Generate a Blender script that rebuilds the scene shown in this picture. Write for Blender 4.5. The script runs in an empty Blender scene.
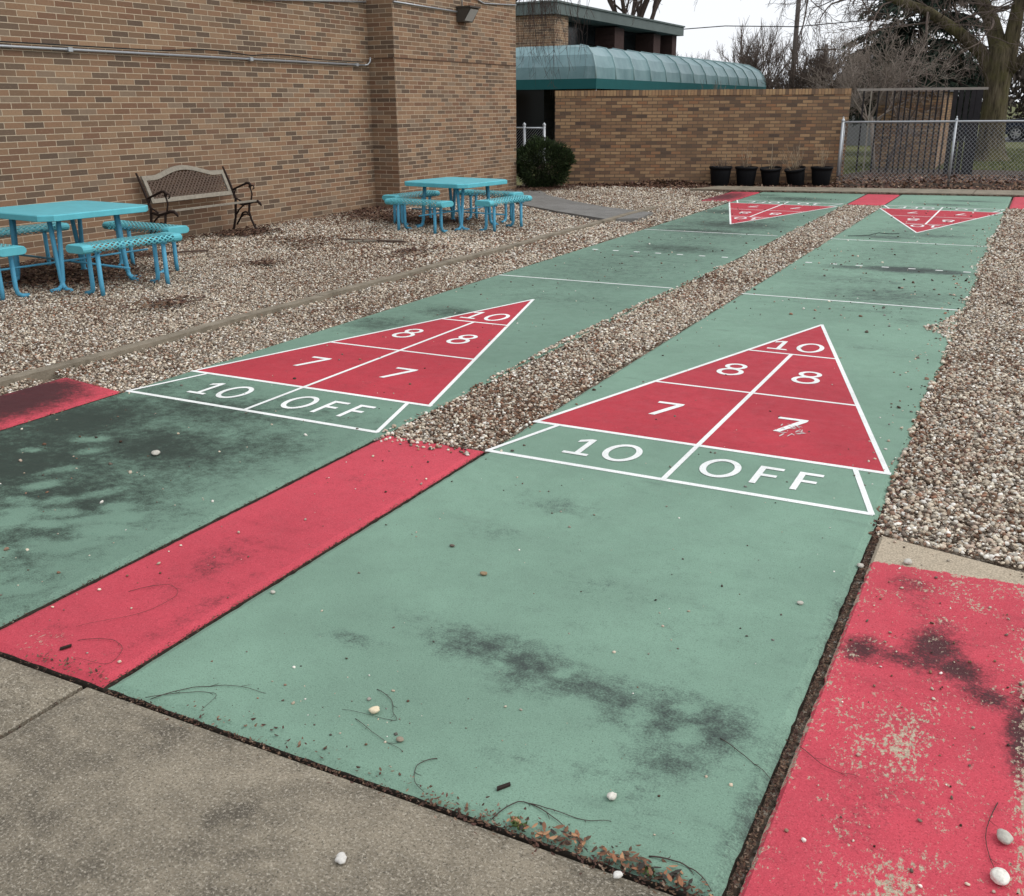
import bpy, math, random
import numpy as np
from mathutils import Vector, Matrix
random.seed(7); rng = np.random.default_rng(11)
R = math.radians
scene = bpy.context.scene
C = scene.collection
CAM = np.array([2.2495, -4.0720, 1.6261])

# ------------------------------------------------------------------ helpers
class MB:
    """collects geometry; build() links it as ONE mesh object"""
    def __init__(s): s.v = []; s.f = []; s.mi = []; s.sm = []
    def add(s, vs, fs, mi=0, smooth=False):
        o = len(s.v); s.v += [tuple(v) for v in vs]
        for f in fs: s.f.append(tuple(i + o for i in f)); s.mi.append(mi); s.sm.append(smooth)
        return s
    def box(s, x0, x1, y0, y1, z0, z1, mi=0):
        return s.add([(x0,y0,z0),(x1,y0,z0),(x1,y1,z0),(x0,y1,z0),(x0,y0,z1),(x1,y0,z1),(x1,y1,z1),(x0,y1,z1)],
              [(0,3,2,1),(4,5,6,7),(0,1,5,4),(1,2,6,5),(2,3,7,6),(3,0,4,7)], mi)
    def bar(s, a, b, w, h, up=(0,0,1), mi=0):
        a = Vector(a); b = Vector(b); d = (b-a).normalized(); u = Vector(up)
        sd = d.cross(u).normalized(); u = sd.cross(d).normalized()
        vs = []
        for p in (a, b):
            for i, j in ((-1,-1),(1,-1),(1,1),(-1,1)): vs.append(p + sd*(w/2*i) + u*(h/2*j))
        return s.add(vs, [(3,2,1,0),(4,5,6,7),(0,1,5,4),(1,2,6,5),(2,3,7,6),(3,0,4,7)], mi)
    def prism(s, poly, z0, z1, mi=0):
        n = len(poly)
        s.add([(p[0],p[1],z0) for p in poly]+[(p[0],p[1],z1) for p in poly],
              [tuple(range(n))[::-1], tuple(range(n,2*n))]+[(i,(i+1)%n,(i+1)%n+n,i+n) for i in range(n)], mi)
        return s
    def tube(s, pts, r, n=8, mi=0, smooth=True, cap=True):
        P = [Vector(p) for p in pts]; k = len(P)
        rr = r if isinstance(r, (list, tuple)) else [r]*k
        ref = Vector((0,0,1)) if abs((P[1]-P[0]).normalized().z) < .9 else Vector((1,0,0))
        vs = []; u = None
        for i in range(k):
            d = (P[min(i+1,k-1)]-P[max(i-1,0)]).normalized()
            if u is None: u = d.cross(ref).normalized()
            else:
                u = (u - d*u.dot(d)); u = u.normalized() if u.length > 1e-6 else d.cross(ref).normalized()
            w = d.cross(u)
            for j in range(n):
                a = 2*math.pi*j/n; vs.append(P[i] + (u*math.cos(a)+w*math.sin(a))*rr[i])
        fs = [(i*n+j, i*n+(j+1)%n, (i+1)*n+(j+1)%n, (i+1)*n+j) for i in range(k-1) for j in range(n)]
        if cap and n > 2: fs += [tuple(range(n))[::-1], tuple(range((k-1)*n, k*n))]
        return s.add(vs, fs, mi, smooth)
    def lathe(s, prof, n=20, mi=0, o=(0,0,0)):
        vs = []; k = len(prof)
        for r, z in prof:
            for j in range(n):
                a = 2*math.pi*j/n; vs.append((o[0]+r*math.cos(a), o[1]+r*math.sin(a), o[2]+z))
        fs = [(i*n+j, i*n+(j+1)%n, (i+1)*n+(j+1)%n, (i+1)*n+j) for i in range(k-1) for j in range(n)]
        return s.add(vs, fs, mi, True)
    def build(s, name, mat, parent=None, label=None):
        me = bpy.data.meshes.new(name); me.from_pydata([tuple(v) for v in s.v], [], s.f)
        for m in (mat if isinstance(mat, (list, tuple)) else [mat]): me.materials.append(m)
        me.polygons.foreach_set('material_index', s.mi); me.polygons.foreach_set('use_smooth', s.sm)
        me.update(); o = bpy.data.objects.new(name, me); C.objects.link(o)
        if parent is not None: o.parent = parent
        if label: o['label'] = label
        return o

def npmesh(name, V, F, mat, col=None, smooth=False, parent=None):
    V = np.asarray(V, np.float32); F = np.asarray(F, np.int32); k = F.shape[1]
    me = bpy.data.meshes.new(name)
    me.vertices.add(len(V)); me.vertices.foreach_set('co', V.ravel())
    me.loops.add(F.size); me.loops.foreach_set('vertex_index', F.ravel())
    me.polygons.add(len(F)); me.polygons.foreach_set('loop_start', np.arange(0, F.size, k, dtype=np.int32))
    me.polygons.foreach_set('use_smooth', np.full(len(F), smooth))
    if col is not None:
        a = me.color_attributes.new('Col', 'FLOAT_COLOR', 'POINT')
        c = np.ones((len(V), 4), np.float32); c[:, :3] = col; a.data.foreach_set('color', c.ravel())
    me.materials.append(mat); me.update(calc_edges=True); me.validate()
    o = bpy.data.objects.new(name, me); C.objects.link(o)
    if parent is not None: o.parent = parent
    return o

def tag(o, label=None, cat=None, group=None, kind=None):
    if label: o['label'] = label
    if cat: o['category'] = cat
    if group: o['group'] = group
    if kind: o['kind'] = kind
    return o
def thing(name, label, cat, loc=(0,0,0), rz=0, group=None):
    o = bpy.data.objects.new(name, None); o.empty_display_size = .1; C.objects.link(o)
    o.location = loc; o.rotation_euler = (0,0,rz)
    return tag(o, label, cat, group)
def copy_tree(o, parent=None):
    c = o.copy(); C.objects.link(c); c.parent = parent
    for ch in [x for x in bpy.data.objects if x.parent == o]: copy_tree(ch, c)
    return c

# ------------------------------------------------------------------ materials
class NT:
    def __init__(s, name):
        s.m = bpy.data.materials.new(name); s.m.use_nodes = True; s.t = s.m.node_tree
        s.b = s.t.nodes['Principled BSDF']; s.b.inputs['Specular IOR Level'].default_value = .16
    def n(s, typ, **kw):
        nd = s.t.nodes.new(typ)
        for k, v in kw.items():
            if k.startswith('_'): setattr(nd, k[1:], v)
            else:
                key = k.replace('__', ' '); nd.inputs[int(key[1:]) if key[0] == 'i' and key[1:].isdigit() else key].default_value = v
        return nd
    def l(s, a, b): s.t.links.new(a, b)
    def val(s, x, inp):
        if hasattr(x, 'is_linked') or hasattr(x, 'links'): s.l(x, inp)
        else: inp.default_value = x
    def math(s, op, a, b=0., c=None, clamp=False):
        nd = s.t.nodes.new('ShaderNodeMath'); nd.operation = op; nd.use_clamp = clamp
        s.val(a, nd.inputs[0]); s.val(b, nd.inputs[1])
        if c is not None: s.val(c, nd.inputs[2])
        return nd.outputs[0]
    def mix(s, f, a, b, mode='MIX'):
        nd = s.t.nodes.new('ShaderNodeMix'); nd.data_type = 'RGBA'; nd.blend_type = mode; nd.clamp_factor = True
        s.val(f, nd.inputs[0])
        for x, i in ((a, 6), (b, 7)):
            if isinstance(x, (tuple, list)): nd.inputs[i].default_value = (*x[:3], 1)
            else: s.l(x, nd.inputs[i])
        return nd.outputs[2]
    def coord(s, sc=(1,1,1), out='Object'):
        tc = s.t.nodes.new('ShaderNodeTexCoord'); mp = s.t.nodes.new('ShaderNodeMapping'); mp.inputs['Scale'].default_value = sc
        s.l(tc.outputs[out], mp.inputs[0]); return mp.outputs[0]
    def noise(s, scale, detail=4, rough=.55, vec=None, dist=0.):
        nd = s.n('ShaderNodeTexNoise', Scale=scale, Detail=detail, Roughness=rough, Distortion=dist)
        s.l(vec if vec is not None else s.coord(), nd.inputs['Vector']); return nd.outputs['Fac']
    def ramp(s, f, stops, interp='LINEAR'):
        nd = s.t.nodes.new('ShaderNodeValToRGB'); cr = nd.color_ramp; cr.interpolation = interp
        while len(cr.elements) < len(stops): cr.elements.new(.5)
        for e, (p, c) in zip(cr.elements, stops):
            e.position = p; e.color = (*c[:3], 1) if isinstance(c, (tuple, list)) else (c, c, c, 1)
        s.l(f, nd.inputs[0]); return nd.outputs[0]
    def step(s, f, a, b):
        nd = s.t.nodes.new('ShaderNodeMapRange'); nd.interpolation_type = 'SMOOTHSTEP'
        s.val(f, nd.inputs[0]); nd.inputs[1].default_value = a; nd.inputs[2].default_value = b; return nd.outputs[0]
    def attr(s, name, out='Fac'):
        nd = s.t.nodes.new('ShaderNodeAttribute'); nd.attribute_name = name; return nd.outputs[out]
    def bump(s, h, strength=.3, dist=.01):
        nd = s.n('ShaderNodeBump', Strength=strength, Distance=dist); s.l(h, nd.inputs['Height']); s.l(nd.outputs[0], s.b.inputs['Normal'])
    def base(s, c):
        if isinstance(c, (tuple, list)): s.b.inputs['Base Color'].default_value = (*c[:3], 1)
        else: s.l(c, s.b.inputs['Base Color'])
    def rough(s, r): s.val(r, s.b.inputs['Roughness'])

def plain(name, c, rough=.6, var=.15, scale=8, metal=0, bump=0.):
    t = NT(name); f = t.noise(scale, 5, .6)
    t.base(t.mix(f, tuple(x*(1-var) for x in c), tuple(min(1, x*(1+var)) for x in c)))
    t.rough(rough); t.b.inputs['Metallic'].default_value = metal
    if bump: t.bump(t.noise(scale*6, 4), bump, .004)
    return t.m

def painted(name, col, worn=(.30,.27,.22), stain=(.035,.04,.04), flake=.0, attr_paint=False):
    """painted concrete: tone drift, aggregate speckle, soot smears, flaking"""
    t = NT(name)
    c = t.mix(t.step(t.noise(.9, 4, .6), .3, .7), tuple(x*.86 for x in col), tuple(x*1.08 for x in col))
    c = t.mix(t.math('MULTIPLY', t.step(t.noise(3.2, 9, .78), .42, .68), .30), c, tuple(x*.62+.01 for x in col))
    c = t.mix(t.math('MULTIPLY', t.step(t.noise(11, 8, .78), .47, .72), .42), c, tuple(x*.72+.01 for x in col))
    f = t.noise(260, 3, .7)
    c = t.mix(t.math('MULTIPLY', t.step(f, .50, .72), .55), c, tuple(min(1, x*1.35+.05) for x in col))
    c = t.mix(t.math('MULTIPLY', t.step(t.noise(190, 3, .7), .53, .68), .7), c, tuple(x*.45 for x in col))
    c = t.mix(t.math('MULTIPLY', t.step(t.noise(75, 5, .8), .56, .68), .55), c, tuple(x*.5 for x in col))
    # dirt streaks
    c = t.mix(t.math('MULTIPLY', t.step(t.noise(2.2, 8, .68, t.coord((.7,2.2,1))), .56, .78), .35), c, stain)
    # smears placed by the 'stain' attribute, broken up by noise
    st = t.math('ADD', t.attr('stain'), t.math('MULTIPLY', t.math('SUBTRACT', t.noise(9, 8, .72), .5), 1.3))
    st = t.math('ADD', st, t.math('MULTIPLY', t.math('SUBTRACT', t.noise(30, 5, .7), .5), .9))
    st = t.math('ADD', st, t.math('MULTIPLY', t.math('SUBTRACT', t.noise(140, 3, .7), .5), 1.1))
    stm = t.math('MULTIPLY', t.step(st, .16, 1.02), .90)
    c = t.mix(stm, c, stain)
    # chips showing bare concrete
    w = t.math('ADD', t.attr('wear'), t.math('MULTIPLY', t.math('SUBTRACT', t.noise(85, 6, .78, t.coord((1,.55,1))), .5), 1.7))
    w = t.math('ADD', w, t.math('MULTIPLY', t.math('SUBTRACT', t.noise(9, 4, .65), .5), .75))
    conc = t.ramp(t.noise(150, 4, .7), [(.3, tuple(x*.55 for x in worn)), (.5, worn), (.7, tuple(min(1,x*1.5) for x in worn))])
    c = t.mix(t.step(w, .44, .56), c, conc)
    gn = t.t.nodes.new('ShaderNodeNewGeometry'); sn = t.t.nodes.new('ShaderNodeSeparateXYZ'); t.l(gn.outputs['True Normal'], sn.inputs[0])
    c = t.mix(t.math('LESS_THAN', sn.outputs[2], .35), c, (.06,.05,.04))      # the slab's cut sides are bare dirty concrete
    t.base(c); t.rough(t.ramp(t.noise(12, 4), [(.3, .62), (.7, .85)]))
    t.bump(t.math('ADD', t.noise(130, 4, .7), t.math('MULTIPLY', t.noise(900, 2), .3)), .35, .0035)
    return t.m

def concrete(name, c, dark, speck, sc=1., agg=1.):
    t = NT(name)
    col = t.ramp(t.noise(1.3*sc, 7, .68), [(.32, dark), (.62, c)])
    col = t.mix(t.math('MULTIPLY', t.step(t.noise(5*sc, 6, .7), .42, .7), .45), col, tuple(min(1, x*1.3) for x in c))
    col = t.mix(t.math('MULTIPLY', t.step(t.noise(.6*sc, 5, .7, t.coord((1,1.6,1))), .5, .7), .4), col, tuple(x*.7 for x in dark))
    g = t.noise(115, 6, .85)
    col = t.mix(t.math('MULTIPLY', t.step(g, .51, .63), .75*agg), col, speck)
    col = t.mix(t.math('MULTIPLY', t.step(t.noise(135, 6, .85), .51, .62), .8*agg), col, tuple(x*.3 for x in dark))
    v = t.n('ShaderNodeTexVoronoi', Scale=95.); t.l(t.coord(), v.inputs['Vector'])
    col = t.mix(t.math('MULTIPLY', t.math('LESS_THAN', v.outputs['Distance'], .2), .25*agg), col, t.ramp(t.noise(60, 2), [(.4, tuple(x*.5 for x in speck)), (.6, speck)]))
    t.base(col); t.rough(.85)
    t.bump(t.math('ADD', g, t.math('MULTIPLY', t.noise(500, 2), .4)), .6, .005)
    return t.m

def brick(name, ramp_stops, mortar, L=.262, H=.0675, soldier=False, joint=.1):
    """per-brick random tones, running bond, raked joints; picks the wall plane from the normal"""
    t = NT(name)
    tc = t.t.nodes.new('ShaderNodeTexCoord'); sp = t.t.nodes.new('ShaderNodeSeparateXYZ'); t.l(tc.outputs['Object'], sp.inputs[0])
    ns = t.t.nodes.new('ShaderNodeSeparateXYZ'); t.l(tc.outputs['Normal'], ns.inputs[0])
    isx = t.math('GREATER_THAN', t.math('ABSOLUTE', ns.outputs[0]), .7)
    u = t.math('ADD', t.math('MULTIPLY', isx, sp.outputs[1]), t.math('MULTIPLY', t.math('SUBTRACT', 1., isx), sp.outputs[0]))
    v = sp.outputs[2]
    if soldier: a, b = t.math('DIVIDE', u, H), t.math('DIVIDE', v, 50.)
    else: a, b = t.math('DIVIDE', u, L), t.math('DIVIDE', v, H)
    row = t.math('FLOOR', b)
    if not soldier: a = t.math('ADD', a, t.math('MULTIPLY', t.math('MODULO', t.math('ABSOLUTE', row), 2.), .5))
    colm = t.math('FLOOR', a); fa = t.math('SUBTRACT', a, colm); fb = t.math('SUBTRACT', b, row)
    cv = t.t.nodes.new('ShaderNodeCombineXYZ'); t.l(colm, cv.inputs[0]); t.l(row, cv.inputs[1]); t.l(isx, cv.inputs[2])
    wn = t.n('ShaderNodeTexWhiteNoise', _noise_dimensions='3D'); t.l(cv.outputs[0], wn.inputs['Vector'])
    wob = t.math('MULTIPLY', t.math('SUBTRACT', t.noise(60, 3), .5), .05)
    if soldier: m = t.math('LESS_THAN', t.math('ADD', fa, wob), .13)
    else:
        m1 = t.math('LESS_THAN', t.math('ADD', fa, wob), joint*H/L*1.25); m2 = t.math('LESS_THAN', t.math('ADD', fb, t.math('MULTIPLY', wob, 1.6)), joint*1.2)
        m = t.math('MAXIMUM', m1, m2)
    c = t.ramp(wn.outputs['Value'], ramp_stops, 'CONSTANT')
    wn2 = t.n('ShaderNodeTexWhiteNoise', _noise_dimensions='3D'); ad = t.n('ShaderNodeVectorMath', _operation='ADD'); ad.inputs[1].default_value = (7.3, 3.1, .5)
    t.l(cv.outputs[0], ad.inputs[0]); t.l(ad.outputs[0], wn2.inputs['Vector'])
    c = t.mix(t.math('MULTIPLY', wn2.outputs['Value'], .22), c, ramp_stops[len(ramp_stops)//2][1])
    c = t.mix(t.math('MULTIPLY', t.step(t.noise(30, 6, .75), .45, .75), .40), c, (.12,.09,.065))
    c = t.mix(t.math('MULTIPLY', t.step(t.noise(26, 5, .7, t.coord((1,1,3))), .52, .8), .3), c, (.45,.33,.23))
    mo = t.mix(t.noise(5, 5, .7), tuple(x*.7 for x in mortar), tuple(x*1.2 for x in mortar))
    c = t.mix(m, c, mo)
    c = t.mix(t.math('MULTIPLY', t.step(t.noise(.55, 6, .7, t.coord((1,1,.6))), .48, .75), .25), c, (.13,.095,.07))
    # darker brown towards the bottom of the wall, with a noisy upper edge
    lo = t.math('SUBTRACT', 1., t.step(t.math('ADD', v, t.math('MULTIPLY', t.noise(2.5, 5), .5)), .15, .65))
    c = t.mix(t.math('MULTIPLY', lo, .3), c, (.14,.10,.07))
    t.base(c); t.rough(.85)
    t.bump(t.math('ADD', t.math('MULTIPLY', t.math('SUBTRACT', 1., m), 1.), t.math('MULTIPLY', t.noise(90, 4), .4)), .5, .006)
    return t.m

def attr_mat(name, rough=.8, noise_scale=120, var=.35, transl=0.):
    t = NT(name); c = t.attr('Col', 'Color')
    f = t.step(t.noise(noise_scale, 4, .7), .3, .75)
    t.base(t.mix(t.math('MULTIPLY', f, var), c, (.05,.04,.03)))
    t.rough(rough); return t.m

M = {}
M['green'] = painted('green_painted_concrete', (.175,.285,.215))
M['green_b'] = painted('green_painted_concrete_mossy', (.148,.243,.185), stain=(.020,.026,.022))
M['red'] = painted('red_painted_concrete', (.50,.060,.085), worn=(.37,.31,.23), stain=(.022,.018,.019))
M['tri'] = painted('red_court_paint', (.42,.038,.055), stain=(.10,.012,.018))
M['white'] = painted('white_court_paint', (.80,.82,.80), worn=(.5,.45,.42), stain=(.4,.42,.40))
M['walk'] = concrete('exposed_aggregate_concrete', (.250,.215,.160), (.078,.068,.053), (.56,.51,.42), 2.6)
M['kerb'] = concrete('old_kerb_concrete', (.25,.215,.165), (.13,.11,.08), (.36,.33,.27), 3., .4)
M['path'] = concrete('grey_path_concrete', (.19,.185,.175), (.13,.125,.115), (.3,.29,.27), 1.5, .5)
M['brick'] = brick('tan_brown_brick', [(0,(.30,.192,.118)),(.16,(.245,.148,.090)),(.32,(.195,.122,.077)),(.46,(.265,.155,.094)),(.58,(.14,.097,.068)),(.68,(.19,.105,.066)),(.80,(.23,.165,.115)),(.90,(.115,.080,.058))], (.50,.41,.30), L=.252)
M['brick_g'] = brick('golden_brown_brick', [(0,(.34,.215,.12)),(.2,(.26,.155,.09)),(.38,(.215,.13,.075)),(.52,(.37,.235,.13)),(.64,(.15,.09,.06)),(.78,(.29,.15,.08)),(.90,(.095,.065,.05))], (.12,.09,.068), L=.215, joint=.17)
M['soldier'] = brick('soldier_course_brick', [(0,(.36,.22,.12)),(.3,(.29,.175,.10)),(.5,(.40,.26,.14)),(.7,(.22,.14,.09)),(.88,(.15,.10,.07))], (.10,.075,.055), soldier=True)
M['teal'] = plain('turquoise_coated_steel', (.115,.44,.51), .42, .22, 7)
M['blueleg'] = plain('blue_coated_steel_tube', (.09,.335,.50), .38, .15, 9)
M['iron'] = plain('rusty_black_cast_iron', (.026,.017,.014), .7, .5, 25, 0, .3)
M['oldwood'] = plain('weathered_grey_wood', (.25,.225,.185), .85, .45, 22, 0, .4)
M['lattice'] = plain('brown_lattice_slats', (.10,.07,.055), .8, .4, 18)
M['galv'] = plain('galvanised_steel', (.42,.44,.46), .45, .2, 12, .6)
M['cable'] = plain('black_cable', (.02,.02,.02), .6)
M['lampm'] = plain('bronze_lamp_housing', (.07,.06,.05), .5)
M['lens'] = plain('frosted_lamp_glass', (.42,.42,.40), .3, .2, 30)
M['fascia'] = plain('weathered_green_metal_fascia', (.115,.14,.133), .6, .25, 2)
M['darkwood'] = plain('dark_brown_siding', (.055,.032,.028), .8, .35, 6)
M['darkglass'] = plain('dark_window_glass', (.015,.018,.02), .15, .2, 2)
M['pot'] = plain('black_nursery_pot_plastic', (.006,.0065,.008), .6, .3, 10)
M['soil'] = plain('dark_soil', (.055,.040,.030), .95, .5, 20, 0, .6)
M['stemp'] = plain('dry_pale_stem', (.33,.26,.18), .85, .3, 20)
M['stemd'] = plain('dark_stem', (.09,.055,.04), .85, .3, 20)
M['slat'] = plain('weathered_dark_board', (.026,.024,.026), .85, .45, 9, 0, .4)
M['toprail'] = plain('bleached_top_rail', (.30,.27,.24), .85, .4, 9)
M['bark'] = None
M['twig'] = plain('grey_brown_twig_bark', (.13,.10,.085), .9, .35, 6)
M['twigd'] = plain('dark_brown_twig_bark', (.065,.048,.042), .9, .35, 6)
M['twigp'] = plain('pale_grey_twig_bark', (.24,.20,.17), .9, .35, 6)
M['roofsh'] = plain('grey_shingle_roof', (.10,.10,.11), .9, .3, 3)
M['siding'] = plain('grey_painted_siding', (.22,.22,.22), .8, .1, 3)
M['trimw'] = plain('off_white_trim', (.55,.52,.48), .7, .1, 3)
M['carp'] = plain('dark_blue_car_paint', (.02,.026,.045), .2, .1, 3)
M['rubber'] = plain('tyre_rubber', (.015,.015,.015), .8)
M['alloy'] = plain('silver_wheel_alloy', (.5,.5,.52), .35, .1, 5, .7)
M['pole'] = plain('grey_utility_pole_wood', (.13,.11,.10), .9, .3, 6)
M['asphalt'] = plain('asphalt', (.06,.06,.062), .9, .3, 40)
M['stone'] = attr_mat('river_pebble', .7, 90, .35)
M['leafm'] = attr_mat('dead_leaf', .8, 60, .3)
M['needle'] = attr_mat('evergreen_needle', .7, 3, .2)
M['grassb'] = attr_mat('grass_blade', .8, 3, .1)
def bark():
    t = NT('mossy_furrowed_bark'); v = t.coord((7,7,1.1))
    f = t.noise(1.6, 7, .7, v)
    c = t.ramp(f, [(.35,(.025,.02,.015)),(.55,(.105,.085,.055)),(.7,(.16,.135,.09))])
    c = t.mix(t.math('MULTIPLY', t.step(t.noise(1.4, 4, .6), .42, .68), .5), c, (.12,.115,.04))
    t.base(c); t.rough(.95); t.bump(f, 1., .05); return t.m
M['bark'] = bark()
def awn():
    t = NT('teal_awning_canvas')
    c = t.mix(t.step(t.noise(1.2, 6, .65), .3, .7), (.085,.175,.19), (.15,.26,.275))
    c = t.mix(t.math('MULTIPLY', t.step(t.noise(3, 6, .75, t.coord((1,1,.3))), .5, .75), .35), c, (.30,.40,.42))
    t.base(c); t.rough(.38); t.b.inputs['Specular IOR Level'].default_value = .7; return t.m
M['awn'] = awn(); M['val'] = plain('dark_teal_awning_valance', (.015,.095,.10), .6, .15, 3)
M['rib'] = plain('pale_awning_seam', (.26,.37,.38), .5, .1, 6)
def gravelbase():
    t = NT('packed_gravel_soil')
    v = t.n('ShaderNodeTexVoronoi', Scale=55.); t.l(t.coord(), v.inputs['Vector'])
    w = t.t.nodes.new('ShaderNodeSeparateColor'); t.l(v.outputs['Color'], w.inputs[0])
    c = t.ramp(w.outputs[0], [(0,(.14,.10,.075)),(.2,(.25,.20,.15)),(.42,(.38,.31,.24)),(.60,(.28,.19,.14)),(.76,(.52,.45,.36)),(.92,(.7,.65,.56))], 'CONSTANT')
    c = t.mix(t.math('MULTIPLY', t.step(v.outputs['Distance'], .35, .7), .7), c, (.10,.075,.055))
    c = t.mix(t.math('MULTIPLY', t.step(t.noise(1.2, 5, .65), .5, .7), .5), c, (.07,.045,.033))
    t.base(c); t.rough(.9); t.bump(t.math('SUBTRACT', 1., v.outputs['Distance']), .8, .02); return t.m
M['gravel'] = gravelbase()
def lawn():
    t = NT('winter_lawn')
    c = t.ramp(t.noise(.5, 6, .65), [(.3,(.085,.095,.035)),(.55,(.12,.125,.05)),(.75,(.17,.15,.075))])
    c = t.mix(t.math('MULTIPLY', t.step(t.noise(14, 5, .7), .45, .7), .5), c, (.06,.065,.03))
    t.base(c); t.rough(.95); t.bump(t.noise(60, 4), .5, .02); return t.m
M['lawn'] = lawn()
def mesh_metal():
    """coated expanded steel: real holes cut by a transparent diamond mask over the part's own UV"""
    t = NT('turquoise_expanded_steel'); uv = t.t.nodes.new('ShaderNodeUVMap'); uv.uv_map = 'arc'
    sp = t.t.nodes.new('ShaderNodeSeparateXYZ'); t.l(uv.outputs[0], sp.inputs[0])
    fu = t.math('ABSOLUTE', t.math('SUBTRACT', t.math('FRACT', t.math('DIVIDE', sp.outputs[0], .062)), .5))
    fv = t.math('ABSOLUTE', t.math('SUBTRACT', t.math('FRACT', t.math('DIVIDE', sp.outputs[1], .040)), .5))
    f = t.math('ABSOLUTE', t.math('SUBTRACT', t.math('ADD', fu, fv), .5))
    hole = t.math('GREATER_THAN', f, .17)
    t.base((.125,.44,.50)); t.rough(.42)
    tr = t.t.nodes.new('ShaderNodeBsdfTransparent'); mx = t.t.nodes.new('ShaderNodeMixShader')
    t.l(hole, mx.inputs[0]); t.l(t.b.outputs[0], mx.inputs[1]); t.l(tr.outputs[0], mx.inputs[2])
    t.l(mx.outputs[0], t.t.nodes['Material Output'].inputs[0]); return t.m
M['xmesh'] = mesh_metal()

# ------------------------------------------------------------------ world, sun, camera
w = bpy.data.worlds.new('World'); scene.world = w; w.use_nodes = True; nt = w.node_tree
bg = nt.nodes['Background']; sky = nt.nodes.new('ShaderNodeTexSky'); sky.sky_type = 'NISHITA'; sky.sun_disc = False
SE, SR = R(48), R(78)
sky.sun_elevation = SE; sky.sun_rotation = SR; sky.dust_density = 4; sky.air_density = 1.2
hs = nt.nodes.new('ShaderNodeMix'); hs.data_type = 'RGBA'; hs.inputs[0].default_value = .86
hs.inputs[7].default_value = (9.6, 9.9, 10.4, 1)       # thick even cloud layer over the clear sky
nt.links.new(sky.outputs[0], hs.inputs[6]); nt.links.new(hs.outputs[2], bg.inputs[0]); bg.inputs[1].default_value = .10
sl = bpy.data.lights.new('sun', 'SUN'); sl.energy = 1.4; sl.angle = R(45); sl.color = (1, .97, .92)
so = bpy.data.objects.new('sun', sl); C.objects.link(so)
sd = Vector((math.sin(SR)*math.cos(SE), math.cos(SR)*math.cos(SE), math.sin(SE)))   # towards the sun
so.rotation_euler = sd.to_track_quat('Z', 'Y').to_euler()
cam = bpy.data.cameras.new('camera'); co = bpy.data.objects.new('camera', cam); C.objects.link(co)
yaw, pitch, roll = -0.47863, 0.33389, -0.0073937
f = Vector((math.sin(yaw)*math.cos(pitch), math.cos(yaw)*math.cos(pitch), -math.sin(pitch)))
r_ = f.cross(Vector((0,0,1))).normalized(); u_ = r_.cross(f)
r2 = r_*math.cos(roll)+u_*math.sin(roll); u2 = -r_*math.sin(roll)+u_*math.cos(roll)
co.matrix_world = Matrix(((r2.x,u2.x,-f.x,CAM[0]),(r2.y,u2.y,-f.y,CAM[1]),(r2.z,u2.z,-f.z,CAM[2]),(0,0,0,1)))
cam.sensor_width = 36; cam.lens = 987.45/1024*36; cam.clip_start = .05; cam.clip_end = 3000
scene.camera = co
scene.view_settings.view_transform = 'Standard'; scene.view_settings.look = 'None'; scene.view_settings.gamma = 1
scene.view_settings.exposure = .20; scene.view_settings.use_curve_mapping = False

# ------------------------------------------------------------------ smooth pseudo-noise for numpy scattering
_k = [(rng.uniform(0, 6.28), rng.uniform(-1, 1), rng.uniform(-1, 1), rng.uniform(0, 6.28)) for _ in range(10)]
def pn(x, y, s):
    t = 0
    for i, (a, b, c, d) in enumerate(_k): t = t + np.sin(x*s*(math.cos(a)*(1+i*.35)) + y*s*(math.sin(a)*(1+i*.35)) + d)/(1+i*.25)
    return t/4.2

# ------------------------------------------------------------------ setting: ground
def struct(o): return tag(o, kind='structure')
g = MB(); g.add([(-900,-900,-.10),(900,-900,-.10),(900,1500,-.10),(-900,1500,-.10)], [(0,1,2,3)]); struct(g.build('ground', M['lawn']))
g = MB(); g.add([(-7.9,-2.3,-.045),(6.5,-2.3,-.045),(6.5,16.2,-.045),(-.5,16.4,-.045),(-7.9,16.3,-.045)], [(0,1,2,3,4)]); struct(g.build('gravel_bed', M['gravel']))
WY = lambda x: 15.95 + .455*(x+7.2)                     # garden wall line
g = MB(); g.add([(-7.6,15.9,-.036),(-3.3,16.3,-.036),(5.5,17.6,-.036),(9,18.5,-.036),(9,25.2,-.036),(-1.6,25,-.036),(-2.6,18.6,-.036),(-7.6,16.6,-.036)], [tuple(range(8))]); struct(g.build('soil_bed', M['soil']))
g = MB(); g.add([(-60,46.5,-.09),(60,49,-.09),(60,57,-.09),(-60,54,-.09)], [(0,1,2,3)]); struct(g.build('road', M['asphalt']))

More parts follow.
